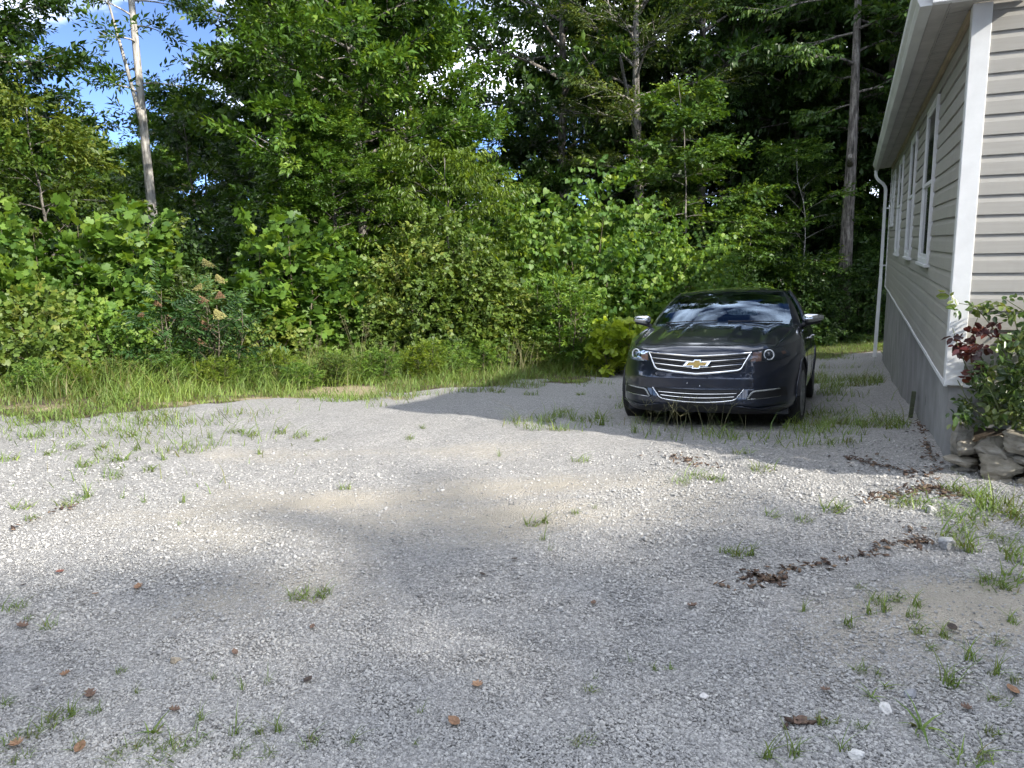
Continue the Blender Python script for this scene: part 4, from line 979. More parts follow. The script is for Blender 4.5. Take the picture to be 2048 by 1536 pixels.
def glass_thin(name, tint, refl=1.0):
    m = bpy.data.materials.new(name); m.use_nodes = True; nt = m.node_tree; nt.nodes.clear()
    o = nt.nodes.new('ShaderNodeOutputMaterial'); t = nt.nodes.new('ShaderNodeBsdfTransparent'); g = nt.nodes.new('ShaderNodeBsdfGlossy'); fr = nt.nodes.new('ShaderNodeFresnel'); mx = nt.nodes.new('ShaderNodeMixShader')
    t.inputs[0].default_value = (*tint, 1); g.inputs['Roughness'].default_value = .015; fr.inputs[0].default_value = 1.55
    nz = noise_(nt, 2.0, 3, .5, coord(nt, 'Object'))
    dust_refl_tint = ramp(nt, nz, [(.3, (.58, .74, .95)), (.7, (.66, .82, 1))]); nt.links.new(dust_refl_tint, g.inputs['Color'])  # bluish colour painted into the reflection, as if the glass mirrored bluer sky
    f2 = math_(nt, 'MULTIPLY_ADD', fr.outputs[0], refl * 1.15, True); f2.node.inputs[2].default_value = .03
    nt.links.new(f2, mx.inputs[0]); nt.links.new(t.outputs[0], mx.inputs[1]); nt.links.new(g.outputs[0], mx.inputs[2]); nt.links.new(mx.outputs[0], o.inputs[0])
    return m
M_WS = glass_thin('windshield glass', (.62, .72, .74))
M_SG = glass_thin('tinted side glass', (.22, .25, .25))
M_LENS = glass_thin('headlamp lens', (.86, .88, .90), .45)

car = empty('parked_car')
_yaw, _pit, _rol = radians(23.69), -.0862, .02305
_v = np.array([sin(_yaw) * cos(_pit), cos(_yaw) * cos(_pit), sin(_pit)]); _u = np.array([cos(_yaw), -sin(_yaw), _rol])
_u = _u - _v * (_u @ _v); _u /= np.linalg.norm(_u); _w = np.cross(_u, _v)
car.matrix_world = Matrix(((_u[0], _v[0], _w[0], 1.7488), (_u[1], _v[1], _w[1], 7.1370), (_u[2], _v[2], _w[2], -.3236), (0, 0, 0, 1)))
tag(car, 'dark blue sedan with chrome grille parked on the gravel beside the house', 'car')

OUT = np.array([(0, .03, .800), (.15, .033, .800), (.30, .045, .803), (.45, .075, .808), (.58, .135, .818), (.68, .225, .828), (.77, .37, .838), (.84, .54, .852), (.885, .74, .872), (.912, 1.0, .90), (.925, 1.3, .935),
                (.927, 1.7, .965), (.927, 2.2, .985), (.927, 2.8, 1.0), (.927, 3.4, 1.01), (.925, 3.9, 1.02), (.915, 4.3, 1.03), (.89, 4.65, 1.04), (.84, 4.88, 1.05), (.72, 5.02, 1.06), (.45, 5.09, 1.065), (0, 5.113, 1.07)])
def crom(P, n):
    # Catmull-Rom through rows of P, n samples per span
    P = np.asarray(P, float); Q = np.vstack([2 * P[0] - P[1], P, 2 * P[-1] - P[-2]]); out = []
    for i in range(1, len(Q) - 2):
        for k in range(n):
            t = k / n; a, b_, c_, d = Q[i - 1:i + 3]
            out.append(.5 * (2 * b_ + (c_ - a) * t + (2 * a - 5 * b_ + 4 * c_ - d) * t * t + (3 * b_ - a - 3 * c_ + d) * t ** 3))
    out.append(P[-1]); return np.array(out)
OC = crom(OUT, 10); OC[:, 0] = np.maximum(OC[:, 0], 0)
tg = np.gradient(OC[:, :2], axis=0); tg /= np.linalg.norm(tg, axis=1)[:, None]
ON = np.stack([tg[:, 1], -tg[:, 0]], 1)                       # outward (front: -v, side: +u)
FI = np.array([(.18, .10), (.215, .055), (.25, .02), (.30, .0), (.36, .0), (.45, .004), (.55, .0), (.60, .004), (.66, .014), (.72, .028), (.78, .046), (.82, .066), (.9, .11)])
SI = np.array([(.18, .12), (.22, .075), (.27, .045), (.33, .022), (.45, .008), (.58, .0), (.68, .004), (.745, .010), (.765, .020), (.83, .026), (.90, .040), (.96, .062), (1.0, .085), (1.08, .13)])
def inset(i, w):
    k = np.clip((OC[i, 1] - .35) / .75, 0, 1) * (1 - np.clip((OC[i, 1] - 4.6) / .4, 0, 1)); k = k * k * (3 - 2 * k)
    return np.interp(w, FI[:, 0], FI[:, 1]) * (1 - k) + np.interp(w, SI[:, 0], SI[:, 1]) * k
def wall_pt(i, w, off=0.0):
    q = OC[i, :2] + ON[i] * (off - inset(i, w)); return np.array([max(q[0], 0) if OC[i, 0] < 1e-6 else q[0], q[1], w])
NI = len(OC)
_front = OC[:, 1] < 1.2
def FS(u, w, off=0.0):
    # point on the front fascia at lateral u and height w
    s = 1 if u >= 0 else -1; a = abs(u); lo = OC[_front]
    i = np.interp(a, lo[:, 0], np.arange(len(lo))); i0 = int(i); f = i - i0
    p = wall_pt(i0, w, off) * (1 - f) + wall_pt(min(i0 + 1, NI - 1), w, off) * f
    return np.array([s * (p[0] if a > 1e-9 else 0), p[1], p[2]])
WHEELS = (1.05, 3.887); AR = .375; WZ = .338
def zbot(v): return .215 if v < .6 else .19
M_ROWS = 44
mb = MB()
for sgn in (1, -1):
    grid = np.zeros((NI, M_ROWS, 3))
    for i in range(NI):
        zb, ze = zbot(OC[i, 1]), OC[i, 2]
        for j in range(M_ROWS): grid[i, j] = wall_pt(i, zb + (ze - zb) * j / (M_ROWS - 1))
    fl = grid.reshape(-1, 3)
    inside = np.zeros(len(fl), bool)
    for wv in WHEELS:
        side = fl[:, 0] > .70
        d = np.hypot(fl[:, 1] - wv, fl[:, 2] - WZ)
        near = side & (abs(d - AR) < .022) & (abs(fl[:, 1] - wv) < .5)
        k_ = AR / np.maximum(d, 1e-6)
        fl[near, 1] = wv + (fl[near, 1] - wv) * k_[near]; fl[near, 2] = WZ + (fl[near, 2] - WZ) * k_[near]
        d = np.hypot(fl[:, 1] - wv, fl[:, 2] - WZ)
        inside |= side & (d < AR - .004)
    V = fl.copy(); V[:, 0] *= sgn
    F = []
    for i in range(NI - 1):
        for j in range(M_ROWS - 1):
            q = (i * M_ROWS + j, i * M_ROWS + j + 1, (i + 1) * M_ROWS + j + 1, (i + 1) * M_ROWS + j)
            if any(inside[k] for k in q): continue
            F.append(q if sgn > 0 else q[::-1])
    mb.add(V, F)
# fender tops: from the hood side line to the wall edge
def lerp(a, b_, t): return np.asarray(a) * (1 - t) + np.asarray(b_) * t
ZC = np.array([(0, .800), (.02, .818), (.06, .845), (.13, .880), (.25, .918), (.4, .953), (.6, .992), (.8, 1.024), (1.0, 1.050)])
ZSd = np.array([(0, .838), (.1, .862), (.3, .905), (.5, .945), (.75, .992), (1.0, 1.030)])
ieF = int(np.argmin(abs(OC[:, 0] - .745) + 10 * ~_front)); ieC = int(np.argmin(abs(OC[:, 1] - 1.66)))
def edge(i): return wall_pt(i, OC[i, 2])
def hood_pt(a, b_):
    s = 1 if a >= 0 else -1; a_ = abs(a)
    # front edge by index so that it coincides with the wall's upper edge
    fi = a_ * ieF; i0 = int(fi); f = fi - i0
    pf = lerp(edge(i0), edge(min(i0 + 1, NI - 1)), f)
    uc = a_ * .80; pcw = np.array([uc, 1.36 + .26 * (uc / .80) ** 2, 0])
    p = lerp(pf, pcw, b_)
    z = np.interp(b_, ZC[:, 0], ZC[:, 1]) * (1 - a_ ** 2.6) + np.interp(b_, ZSd[:, 0], ZSd[:, 1]) * a_ ** 2.6
    z += (pf[2] - (ZC[0, 1] * (1 - a_ ** 2.6) + ZSd[0, 1] * a_ ** 2.6)) * max(0, 1 - b_ * 5)
    # creases: raised centre panel and fender-side swells
    ce = .30 + .04 * b_
    z += .016 * (1 / (1 + exp((a_ - ce) / .012)) - .0) * min(1, max(0, (b_ - .10) * 5)) * (1 - .4 * b_)
    z += .020 * exp(-((a_ - .80) / .10) ** 2) * min(1, b_ * 5) * (1 - .5 * b_)
    z -= .012 * exp(-((a_ - .62) / .09) ** 2) * min(1, b_ * 4)
    return np.array([s * p[0], p[1], z])
NB = 40
for sgn in (1, -1):
    P = []
    for k in range(NB + 1):
        b_ = k / NB
        h_ = hood_pt(sgn * 1.0, b_); i = int(round(ieF + (ieC - ieF) * b_)); e_ = edge(i).copy(); e_[0] *= sgn
        row = []
        for q in range(7):
            t = q / 6; p = lerp(h_, e_, t); p[2] += .018 * sin(pi * t) * min(1, b_ * 3 + .2); row.append(p)
        P.append(row if sgn > 0 else row[::-1])
    mb.grid(P)
body = mb.build('body', M_PAINT, car, smooth=True)
# hood
AA = sorted(set(np.round(np.concatenate([np.linspace(-1, 1, 61), np.linspace(-.36, -.26, 12), np.linspace(.26, .36, 12)]), 4)))
BB = sorted(set(np.concatenate([np.linspace(0, .15, 12), np.linspace(.15, 1, 36)])))
hood = MB().grid([[hood_pt(a, b_) for a in AA] for b_ in BB]).build('hood', M_PAINT, car, smooth=True)
sv = [hood_pt(a, .085 + .05 * (1 - abs(a)) ** .5 * 0 + .02 * a * a) + np.array([0, 0, .001]) for a in np.linspace(-.98, .98, 41)]
MB().tube(sv, .0032, 5).build('seam', M_GRILLE, hood)
for sgn in (1, -1):
    MB().tube([hood_pt(sgn * .992, b_) + np.array([0, 0, .0015]) for b_ in np.linspace(.06, 1, 24)], .003, 5).build('seam', M_GRILLE, hood)
# cowl between hood and windshield
cow = []
for b_, dz in ((0, -.012), (1, .004)):
    cow.append([np.array([u_, 1.335 + .26 * (u_ / .80) ** 2 + b_ * .10, np.interp(abs(u_), (0, .8), (1.045, 1.022)) + dz]) for u_ in np.linspace(-.80, .80, 25)])
MB().grid(cow).build('cowl', M_BLACKP, car)
# greenhouse
def ws_pt(a, b_):
    ub, ut = .765, .605
    base = np.array([a * ub, 1.385 + .25 * a * a, 1.052 - .022 * a * a]); top = np.array([a * ut, 2.17 + .17 * a * a, 1.418 - .012 * a * a])
    p = lerp(base, top, b_); p[2] += .045 * sin(pi * b_) ; p[1] -= .02 * sin(pi * b_) * (1 - a * a)
    return p
WSA = np.linspace(-1, 1, 25); WSB = np.linspace(0, 1, 13)
windshield = MB().grid([[ws_pt(a, b_) for a in WSA] for b_ in WSB]).build('windshield', M_WS, car, smooth=True)
# dark ceramic band round the windshield, set just inside
fr = MB()
fr.grid([[ws_pt(a, b_) + np.array([0, .004, -.004]) for a in WSA] for b_ in (0, .03, .06)])
fr.grid([[ws_pt(a, b_) + np.array([0, .004, -.004]) for a in WSA] for b_ in (.93, .965, 1)])
for a0, a1 in ((-1, -.93), (.93, 1)): fr.grid([[ws_pt(a, b_) + np.array([0, .004, -.004]) for a in (a0, (a0 + a1) / 2, a1)] for b_ in WSB])
fr.grid([[ws_pt(a, b_) + np.array([0, .005, -.005]) for a in (-.09, 0, .09)] for b_ in (.80, .9, 1)])
fr.build('black_border', M_GRILLE, windshield)
RAIL = np.array([(2.36, .622, 1.414), (2.7, .632, 1.436), (3.0, .632, 1.440), (3.3, .620, 1.428), (3.6, .595, 1.398), (3.9, .56, 1.345)])
def rail(v): return np.array([np.interp(v, RAIL[:, 0], RAIL[:, 1]), v, np.interp(v, RAIL[:, 0], RAIL[:, 2])])
CT = np.array([(2.1, 1.412), (2.17, 1.418), (2.35, 1.448), (2.7, 1.487), (3.0, 1.496), (3.3, 1.485), (3.6, 1.452), (3.78, 1.42)])
P = []
for k in range(21):
    t = k / 20; row = []
    for a in np.linspace(-1, 1, 25):
        v_ = lerp(2.17 + .17 * a * a, 3.80 - .05 * a * a, t); r_ = rail(max(2.36, v_)); wc = np.interp(v_, CT[:, 0], CT[:, 1])
        u_ = a * lerp(.605 if t < .01 else r_[0], r_[0], 1)
        z = wc * (1 - abs(a) ** 2.4) + r_[2] * abs(a) ** 2.4
        if t < .06: z = ws_pt(a, 1)[2] if t == 0 else z
        if t == 0: u_ = ws_pt(a, 1)[0]
        row.append((u_, v_, z))
    P.append(row)
MB().grid(P).build('roof', M_PAINT, car, smooth=True)
def edge_v(v_):
    i = int(np.argmin(abs(OC[:, 1] - v_) + 10 * (OC[:, 0] < .8))); e_ = edge(i); e_[1] = v_; return e_
for sgn in (1, -1):
    S = np.array([sgn, 1, 1])
    pil = []
    for k in range(13):
        b_ = k / 12; a_ = ws_pt(1, b_)
        o_ = lerp(edge_v(1.70) + np.array([.0, 0, .0]), np.array([.622, 2.40, 1.412]), b_); o_[2] += .04 * sin(pi * b_); o_[0] += .012 * sin(pi * b_)
        mid = lerp(a_, o_, .5) + np.array([.012, -.006, .008])
        pil.append([a_ * S, mid * S, o_ * S])
    MB().grid(pil if sgn > 0 else [r[::-1] for r in pil]).build('a_pillar', M_PAINT, car, smooth=True)
    gl = []
    for k in range(25):
        t = k / 24; lo = edge_v(1.70 + t * 2.42) + np.array([-.004, 0, -.004]); hi = rail(2.40 + t * 1.30) + np.array([0, 0, -.006])
        gl.append([(lerp(lo, hi, q / 8) + np.array([.035 * sin(pi * q / 8), 0, 0])) * S for q in range(9)])
    sw = MB().grid(gl).build('side_window', M_SG, car, smooth=True)
    for t in (.43, .47):
        lo = edge_v(1.70 + t * 2.42); hi = rail(2.40 + t * 1.30)
        MB().tube([(lerp(lo, hi, q / 8) + np.array([.037 * sin(pi * q / 8), 0, 0])) * S for q in range(9)], .018, 6).build('window_pillar', M_BLACKP, sw)
    MB().tube([edge_v(v_) * S + np.array([sgn * .002, 0, .004]) for v_ in np.linspace(1.72, 4.1, 24)], .007, 6).build('chrome_strip', M_CHROME, sw)
    MB().tube([(rail(v_) + np.array([.004, 0, -.004])) * S for v_ in np.linspace(2.40, 3.75, 16)], .006, 6).build('chrome_strip', M_CHROME, sw)
    cp = []
    for k in range(7):
        t = k / 6; lo = edge_v(4.12 + t * .45); hi = rail(3.70 + t * .2)
        cp.append([(lerp(lo, hi, q / 8) + np.array([.03 * sin(pi * q / 8), 0, 0])) * S for q in range(9)])
    MB().grid(cp).build('c_pillar', M_PAINT, car, smooth=True)
rw = []
for k in range(9):
    t = k / 8
    rw.append([lerp(np.array([a * .575, 3.80 - .05 * a * a, 1.425 - .075 * a * a]), np.array([a * .70, 4.52 - .05 * a * a, 1.10 - .03 * a * a]), t) + np.array([0, 0, .03 * sin(pi * t)]) for a in np.linspace(-1, 1, 17)])
MB().grid(rw).build('rear_window', M_SG, car, smooth=True)
dk = []
for k in range(7):
    t = k / 6
    dk.append([lerp(np.array([a * .78, 4.48, 1.10 - .06 * a * a]), np.array([a * .70, 5.04 - .08 * a * a, 1.09 - .03 * a * a]), t) for a in np.linspace(-1, 1, 13)])
MB().grid(dk).build('boot_lid', M_PAINT, car, smooth=True)
MB().box(-.80, .80, .55, 4.9, .17, .23).build('floor_pan', M_BLACKP, car)
# upper grille
def gpt(a, k, off):
    ut, ub = .508, .402; wt = .757 + .034 * abs(a) ** 1.25; wb = .588 + .042 * abs(a) ** 1.25
    e_ = k ** 1.0
    u_ = a * (ut + (ub - ut) * k ** .8); return FS(u_, wt + (wb - wt) * e_, off)
ug = MB().grid([[gpt(a, k, .003) for a in np.linspace(-1, 1, 49)] for k in np.linspace(0, 1, 9)]).build('upper_grille', M_GRILLE, car, smooth=True)
for k in (.10, .20, .42, .53, .76, .88):
    MB().tube([gpt(a, k, .008) for a in np.linspace(-.985, .985, 41)], .0045, 5).build('grille_slat', M_BLACKP, ug)
for k in (.315, .64):
    MB().tube([gpt(a, k, .014) for a in np.linspace(-.96, .96, 41)], .0056, 6).build('chrome_bar', M_CHROME, ug)
MB().tube([gpt(a, 0, .010) for a in np.linspace(-1, 1, 41)], .0085, 6).build('chrome_bar', M_CHROME, ug)
sur = [gpt(-1, k, .008) for k in np.linspace(0, .9, 10)] + [gpt(-.97, .975, .009)] + [gpt(a, 1, .010) for a in np.linspace(-.93, .93, 37)] + [gpt(.97, .975, .009)] + [gpt(1, k, .008) for k in np.linspace(.9, 0, 10)]
nS = len(sur); rad = [.009 + .0065 * sin(pi * i / (nS - 1)) ** 2 for i in range(nS)]
MB().tube(sur, rad, 8).build('chrome_surround', M_CHROME, ug, smooth=True)
# emblem
BT = [(-.093, .022), (-.030, .022), (-.022, .042), (.042, .042), (.038, .022), (.130, .022), (.100, -.018), (.032, -.018), (.026, -.042), (-.044, -.042), (-.038, -.018), (-.130, -.018)]
def plate(poly, y0, y1, cx=0., cz=.684):
    n_ = len(poly); ctr = FS(0, cz, 0)
    V = [(x + cx, ctr[1] + y0, cz + z) for x, z in poly] + [(x + cx, ctr[1] + y1, cz + z) for x, z in poly]
    F = [tuple(range(n_)), tuple(range(2 * n_ - 1, n_ - 1, -1))] + [(i, i + n_, (i + 1) % n_ + n_, (i + 1) % n_) for i in range(n_)]
    return MB().add(V, F)
emb = plate(BT, -.030, .0).build('emblem', M_CHROME, car)
plate([(x * .80, z * .86) for x, z in BT], -.034, -.029).build('gold_face', M_GOLD, emb)
# lower grille
def lpt(a, k, off):
    wt = .440 + .008 * abs(a); wb = .316 + .028 * abs(a) ** 2.0
    u_ = a * (.425 + (.345 - .425) * k); return FS(u_, wt + (wb - wt) * k, off)
lg = MB().grid([[lpt(a, k, .003) for a in np.linspace(-1, 1, 41)] for k in np.linspace(0, 1, 7)]).build('lower_grille', M_GRILLE, car, smooth=True)
for k in (.36, .66): MB().tube([lpt(a, k, .010) for a in np.linspace(-.93, .93, 33)], .0038, 6).build('chrome_bar', M_CHROME, lg)
for k in (.2, .52, .82): MB().tube([lpt(a, k, .006) for a in np.linspace(-.95, .95, 33)], .003, 5).build('grille_slat', M_BLACKP, lg)
ls = [lpt(-1.02, k, .007) for k in np.linspace(0, .9, 9)] + [lpt(a, 1, .008) for a in np.linspace(-.95, .95, 33)] + [lpt(1.02, k, .007) for k in np.linspace(.9, 0, 9)]
MB().tube(ls, .0068, 7).build('chrome_surround', M_CHROME, lg, smooth=True)
# chin: dark lower valance with painted side fins
MB().grid([[FS(u_, lerp(.205 + .02 * exp(-(u_ / .3) ** 2), .305 - .07 * min(1, (abs(u_) / .62) ** 2), k), .004) for u_ in np.linspace(-.80, .80, 49)] for k in np.linspace(0, 1, 5)]).build('lower_valance', M_BLACKP, car, smooth=True)
for sgn in (1, -1):
    fin = [[FS(sgn * u_, np.interp(u_, (.36, .56, .80), (.288, .262, .285)) + (k - .5) * .012, .012 + .016 * sin(pi * k) * np.interp(u_, (.36, .5, .80), (0, 1, .6))) for u_ in np.linspace(.36, .80, 19)] for k in np.linspace(0, 1, 5)]
    MB().grid(fin).build('bumper_fin', M_PAINT, car, smooth=True)
    # fog recess
    fp = lambda k, t: FS(sgn * lerp(lerp(.452, .50, t), lerp(.80, .785, t), k), lerp(lerp(.352, .440, t), lerp(.372, .458, t), k), .003)
    fo = MB().grid([[fp(k, t) for k in np.linspace(0, 1, 17)] for t in np.linspace(0, 1, 7)]).build('fog_recess', M_GRILLE, car, smooth=True)
    pts = [FS(sgn * a_, b_, .010) for a_, b_ in ((.735, .446), (.68, .442), (.60, .436), (.53, .430), (.508, .424), (.492, .405), (.475, .38), (.462, .360))]
    MB().tube(pts, [.006, .0075, .008, .0085, .009, .009, .009, .008], 6).build('strip_lamp', M_DRL, fo, smooth=True)
    MB().tube([FS(sgn * a_, b_, .008) for a_, b_ in ((.74, .374), (.65, .366), (.55, .359), (.462, .354))], .0035, 6).build('chrome_bar', M_CHROME, fo)
    # headlight
    def hp(k, t, off):
        top = (np.interp(k, (0, .5, 1), (.518, .665, .808)), np.interp(k, (0, .4, 1), (.797, .812, .832)))
        bot = (np.interp(k, (0, .5, 1), (.480, .655, .845)), np.interp(k, (0, .45, .75, 1), (.703, .703, .716, .752)))
        return FS(sgn * lerp(bot[0], top[0], t), lerp(bot[1], top[1], t), off)
    hl = MB().grid([[hp(k, t, .002) for k in np.linspace(0, 1, 25)] for t in np.linspace(0, 1, 9)]).build('headlight', M_HLB, car, smooth=True)
    c0 = FS(sgn * .662, .768, .004); nrm = np.array([sgn * .45, -.88, .12]); nrm /= np.linalg.norm(nrm)
    ax = np.cross(nrm, (0, 0, 1)); ax /= np.linalg.norm(ax); ay = np.cross(ax, nrm)
    ring = [c0 + nrm * .016 + (ax * cos(q) + ay * sin(q)) * .048 for q in np.linspace(-2.62 if sgn > 0 else -2.62, .95 + .9, 30)] if False else [c0 + nrm * .014 + (ax * cos(q) * 1.0 + ay * sin(q)) * .046 for q in np.linspace(.75 * pi - pi, 2.1 * pi - pi + .55 * pi, 34)]
    MB().tube(ring, .0065, 7).build('lamp_ring', M_LAMPW, hl, smooth=True)
    bm = bmesh.new(); bmesh.ops.create_uvsphere(bm, u_segments=16, v_segments=10, radius=.032)
    me = bpy.data.meshes.new('projector'); bm.to_mesh(me); bm.free(); me.polygons.foreach_set('use_smooth', [True] * len(me.polygons))
    pj = link('projector', me, simple('projector lens', (.03, .035, .04), .08, spec=.8), hl); pj.location = c0 + nrm * .004; pj.scale = (1, .8, 1)
    MB().grid([[hp(k, t, .006) for k in np.linspace(.03, .30, 7)] for t in np.linspace(.08, .95, 6)]).build('turn_signal', M_AMBER, hl, smooth=True)
    MB().grid([[hp(k, t, .006) for k in np.linspace(.86, .95, 4)] for t in np.linspace(.35, .65, 4)]).build('side_marker', M_AMBER, hl, smooth=True)
    MB().grid([[hp(k, t, .026 * sin(pi * min(1, max(0, (k + .02) / 1.04))) * sin(pi * min(1, max(0, (t + .05) / 1.1))) + .004) for k in np.linspace(0, 1, 25)] for t in np.linspace(0, 1, 9)]).build('lens', M_LENS, hl, smooth=True)
    # mirror
    mc = np.array([sgn * .965, 1.79, 1.103])
    def mir(front):
        rows = []
        for q in np.linspace(0, 1, 15):
            row = []
            for p in np.linspace(0, 1, 13):
                th = lerp(-pi / 2, pi / 2, p); ph = lerp(pi, 2 * pi, q) if front else lerp(0, pi, q)
                e_ = lambda c_, n: np.sign(c_) * abs(c_) ** n
                x = e_(cos(ph), .7) * e_(cos(th), .6); y = e_(sin(ph), .8) * e_(cos(th), .7); z = e_(sin(th), .6)
                kx = .112; hz = lerp(.060, .034, (x + 1) / 2); hy = .085 if front else .035
                row.append(mc + np.array([sgn * x * kx, y * hy + .02 * x, z * hz + (.006 * x)]))
            rows.append(row)
        return MB().grid(rows)
    mo = mir(True).build('mirror', M_CHROME, car, smooth=True)
    mir(False).build('mirror_housing', M_BLACKP, mo, smooth=True)
    MB().tube([np.array([sgn * .83, 1.80, 1.0]), np.array([sgn * .89, 1.80, 1.035]), np.array([sgn * .95, 1.80, 1.05]), np.array([sgn * 1.04, 1.80, 1.062])], [.03, .026, .022, .014], 8).build('mirror_arm', M_BLACKP, mo, smooth=True)
    # door seams, handles, arch lips
    for v_ in (1.60, 2.80, 3.80):
        i = int(np.argmin(abs(OC[:, 1] - v_) + 10 * (OC[:, 0] < .8)))
        MB().tube([wall_pt(i, w_, .0006) * np.array([sgn, 1, 1]) for w_ in np.linspace(.28, OC[i, 2], 16)], .003, 5).build('door_seam', M_GRILLE, body)
    for v_ in (2.62, 3.62):
        i = int(np.argmin(abs(OC[:, 1] - v_) + 10 * (OC[:, 0] < .8))); p0 = wall_pt(i, .86, 0) * np.array([sgn, 1, 1])
        MB().tube([p0 + np.array([0, -.09, 0]), p0 + np.array([sgn * .028, -.07, .004]), p0 + np.array([sgn * .028, .07, .006]), p0 + np.array([0, .09, 0])], .010, 6).build('door_handle', M_CHROME, body, smooth=True)
    for wv in WHEELS:
        lip = []
        for q in np.linspace(-.15, pi + .15, 28):
            v_, w_ = wv - cos(q) * AR, WZ + sin(q) * AR
            i = int(np.argmin(abs(OC[:, 1] - v_) + 10 * (OC[:, 0] < .7))); p0 = wall_pt(i, max(.2, w_), .002); lip.append((sgn * p0[0], v_, w_))
        MB().tube(lip, .010, 6).build('arch_lip', M_PAINT, body, smooth=True)
        liner = []
        for q in np.linspace(0, pi, 17): liner.append([(sgn * .60, wv - cos(q) * (AR + .01), WZ + sin(q) * (AR + .01)), (sgn * .905, wv - cos(q) * (AR + .004), WZ + sin(q) * (AR + .004))])
        MB().grid(liner).build('wheel_liner', M_GRILLE, body)
# wheels
def wheel_at(sgn, wv, steer):
    wh = empty('wheel'); wh.parent = car; wh.location = (sgn * .795, wv, WZ); wh.rotation_euler = (0, 0, steer)
    R_ = WZ + .004; prof = [(-.112, .235), (-.116, .262), (-.117, .29), (-.105, R_ - .012), (-.09, R_), (.09, R_), (.105, R_ - .012), (.117, .29), (.116, .262), (.112, .235)]
    def lathe(pr, seg=40): return MB().grid([[(x, r * cos(q), r * sin(q)) for x, r in pr] for q in np.linspace(0, 2 * pi, seg + 1)])
    ty = lathe(prof).build('tyre', M_RUBBER, wh, smooth=True)
    rm = lathe([(-.10, .236), (-.09, .222), (.06, .205), (.095, .222), (.112, .238)])
    for k in range(10):
        q = 2 * pi * k / 10
        for dq in (-.09, .09):
            c1, s1 = cos(q + dq * .4), sin(q + dq * .4); c2, s2 = cos(q + dq), sin(q + dq)
            rm.tube([(sgn * .085, .05 * c1, .05 * s1), (sgn * .098, .14 * c1, .14 * s1), (sgn * .10, .222 * c2, .222 * s2)], [.017, .013, .012], 6)
    rm.tube([(sgn * .06, 0, 0), (sgn * .095, 0, 0), (sgn * .102, 0, 0)], [.06, .055, .03], 16)
    rm.build('rim', M_RIM, wh, smooth=True)
    MB().tube([(sgn * .02, 0, 0), (sgn * .035, 0, 0)], .15, 24).build('brake_disc', simple('brake disc', (.12, .11, .10), .5, metal=.6), wh)
    for k in range(0): pass
    return wh
for wv in WHEELS:
    for sgn in (1, -1): wheel_at(sgn, wv, radians(-3) if wv < 2 else 0)
# interior
bevel(MB().box(-.74, .74, 1.72, 2.02, .80, 1.0).build('dashboard', M_DASH, car), .04, 4)
bevel(MB().box(.18, .56, 1.66, 1.95, .98, 1.045).build('instrument_hood', M_DASH, car), .03, 4)
th = [(.37 + .185 * cos(q), 2.13 + .07 * sin(q), .955 + .17 * sin(q)) for q in np.linspace(0, 2 * pi, 33)]
MB().tube(th, .017, 8).build('steering_wheel', M_DASH, car, smooth=True)
for u_ in (-.37, .37):
    sb = MB().box(u_ - .24, u_ + .24, 2.35, 2.9, .45, .58); so_ = bevel(sb.build('seat', M_CLOTH, car), .06, 4)
    bk = MB().add([(u_ - .23, 2.80, .55), (u_ + .23, 2.80, .55), (u_ + .20, 2.98, 1.13), (u_ - .20, 2.98, 1.13), (u_ - .23, 2.92, .55), (u_ + .23, 2.92, .55), (u_ + .19, 3.08, 1.13), (u_ - .19, 3.08, 1.13)], [(0, 1, 2, 3), (7, 6, 5, 4), (0, 4, 5, 1), (1, 5, 6, 2), (2, 6, 7, 3), (3, 7, 4, 0)])
    bevel(bk.build('seat_back', M_CLOTH, so_), .05, 4)
    bevel(MB().box(u_ - .13, u_ + .13, 2.98, 3.08, 1.14, 1.32).build('headrest', M_CLOTH, so_), .04, 4)
bevel(MB().box(-.64, .64, 3.75, 3.95, .5, 1.12).build('rear_seat', M_CLOTH, car), .06, 4)
rvm = MB().box(-.125, .125, 2.215, 2.24, 1.295, 1.365); bevel(rvm.build('rear_view_mirror', M_BLACKP, windshield), .02, 3)
for u0, u1 in ((-.62, -.02), (.10, .66)):
    MB().tube([ws_pt(u / .765, .02 + .03 * abs(u - u0)) + np.array([0, -.01, .012]) for u in np.linspace(u0, u1, 8)], [.010] + [.006] * 7, 6).build('wiper', M_BLACKP, car)
for u_, w_ in ((-.09, .50), (.03, .475)):
    MB().tube([FS(u_, w_, 0), FS(u_, w_, .004)], .0045, 8).build('plate_screw', M_CHROME, body)

# ================================================================== ROSE BUSH
rose = tag(empty('rose_bush', (3.45, 4.95, .2)), 'rose bush with dark red new shoots growing over the stacked stones', 'bush')
rl = np.array(rose.location)
def rp(px, py, back): return on_plane(px, py, back) - rl
r6 = np.random.default_rng(61)
cane = MB()
CANES = [[(2010, 850, .25), (1985, 760, .2), (1955, 700, .12), (1945, 660, .08), (1958, 630, .07)], [(2030, 850, .3), (2020, 740, .25), (1990, 660, .16), (1950, 612, .10), (1915, 606, .08)],
         [(2060, 850, .3), (2050, 720, .2), (2030, 640, .15), (1990, 618, .13), (1952, 612, .12)], [(2000, 850, .15), (1960, 790, .05), (1935, 740, .02), (1915, 690, .0), (1905, 655, .0)],
         [(2045, 850, .2), (2035, 760, .1), (2040, 690, .1), (2055, 630, .12), (2080, 600, .15)], [(2080, 850, .3), (2085, 760, .2), (2070, 660, .2), (2048, 622, .2), (2010, 598, .2)],
         [(1990, 850, .1), (1950, 820, .0), (1930, 790, -.02), (1915, 760, -.02)], [(2010, 850, .0), (1990, 800, -.08), (1975, 770, -.1), (1960, 745, -.1)]]
for c_ in CANES: cane.tube([rp(*q) for q in c_], [.006, .005, .004, .0035, .002][:len(c_)], 6)
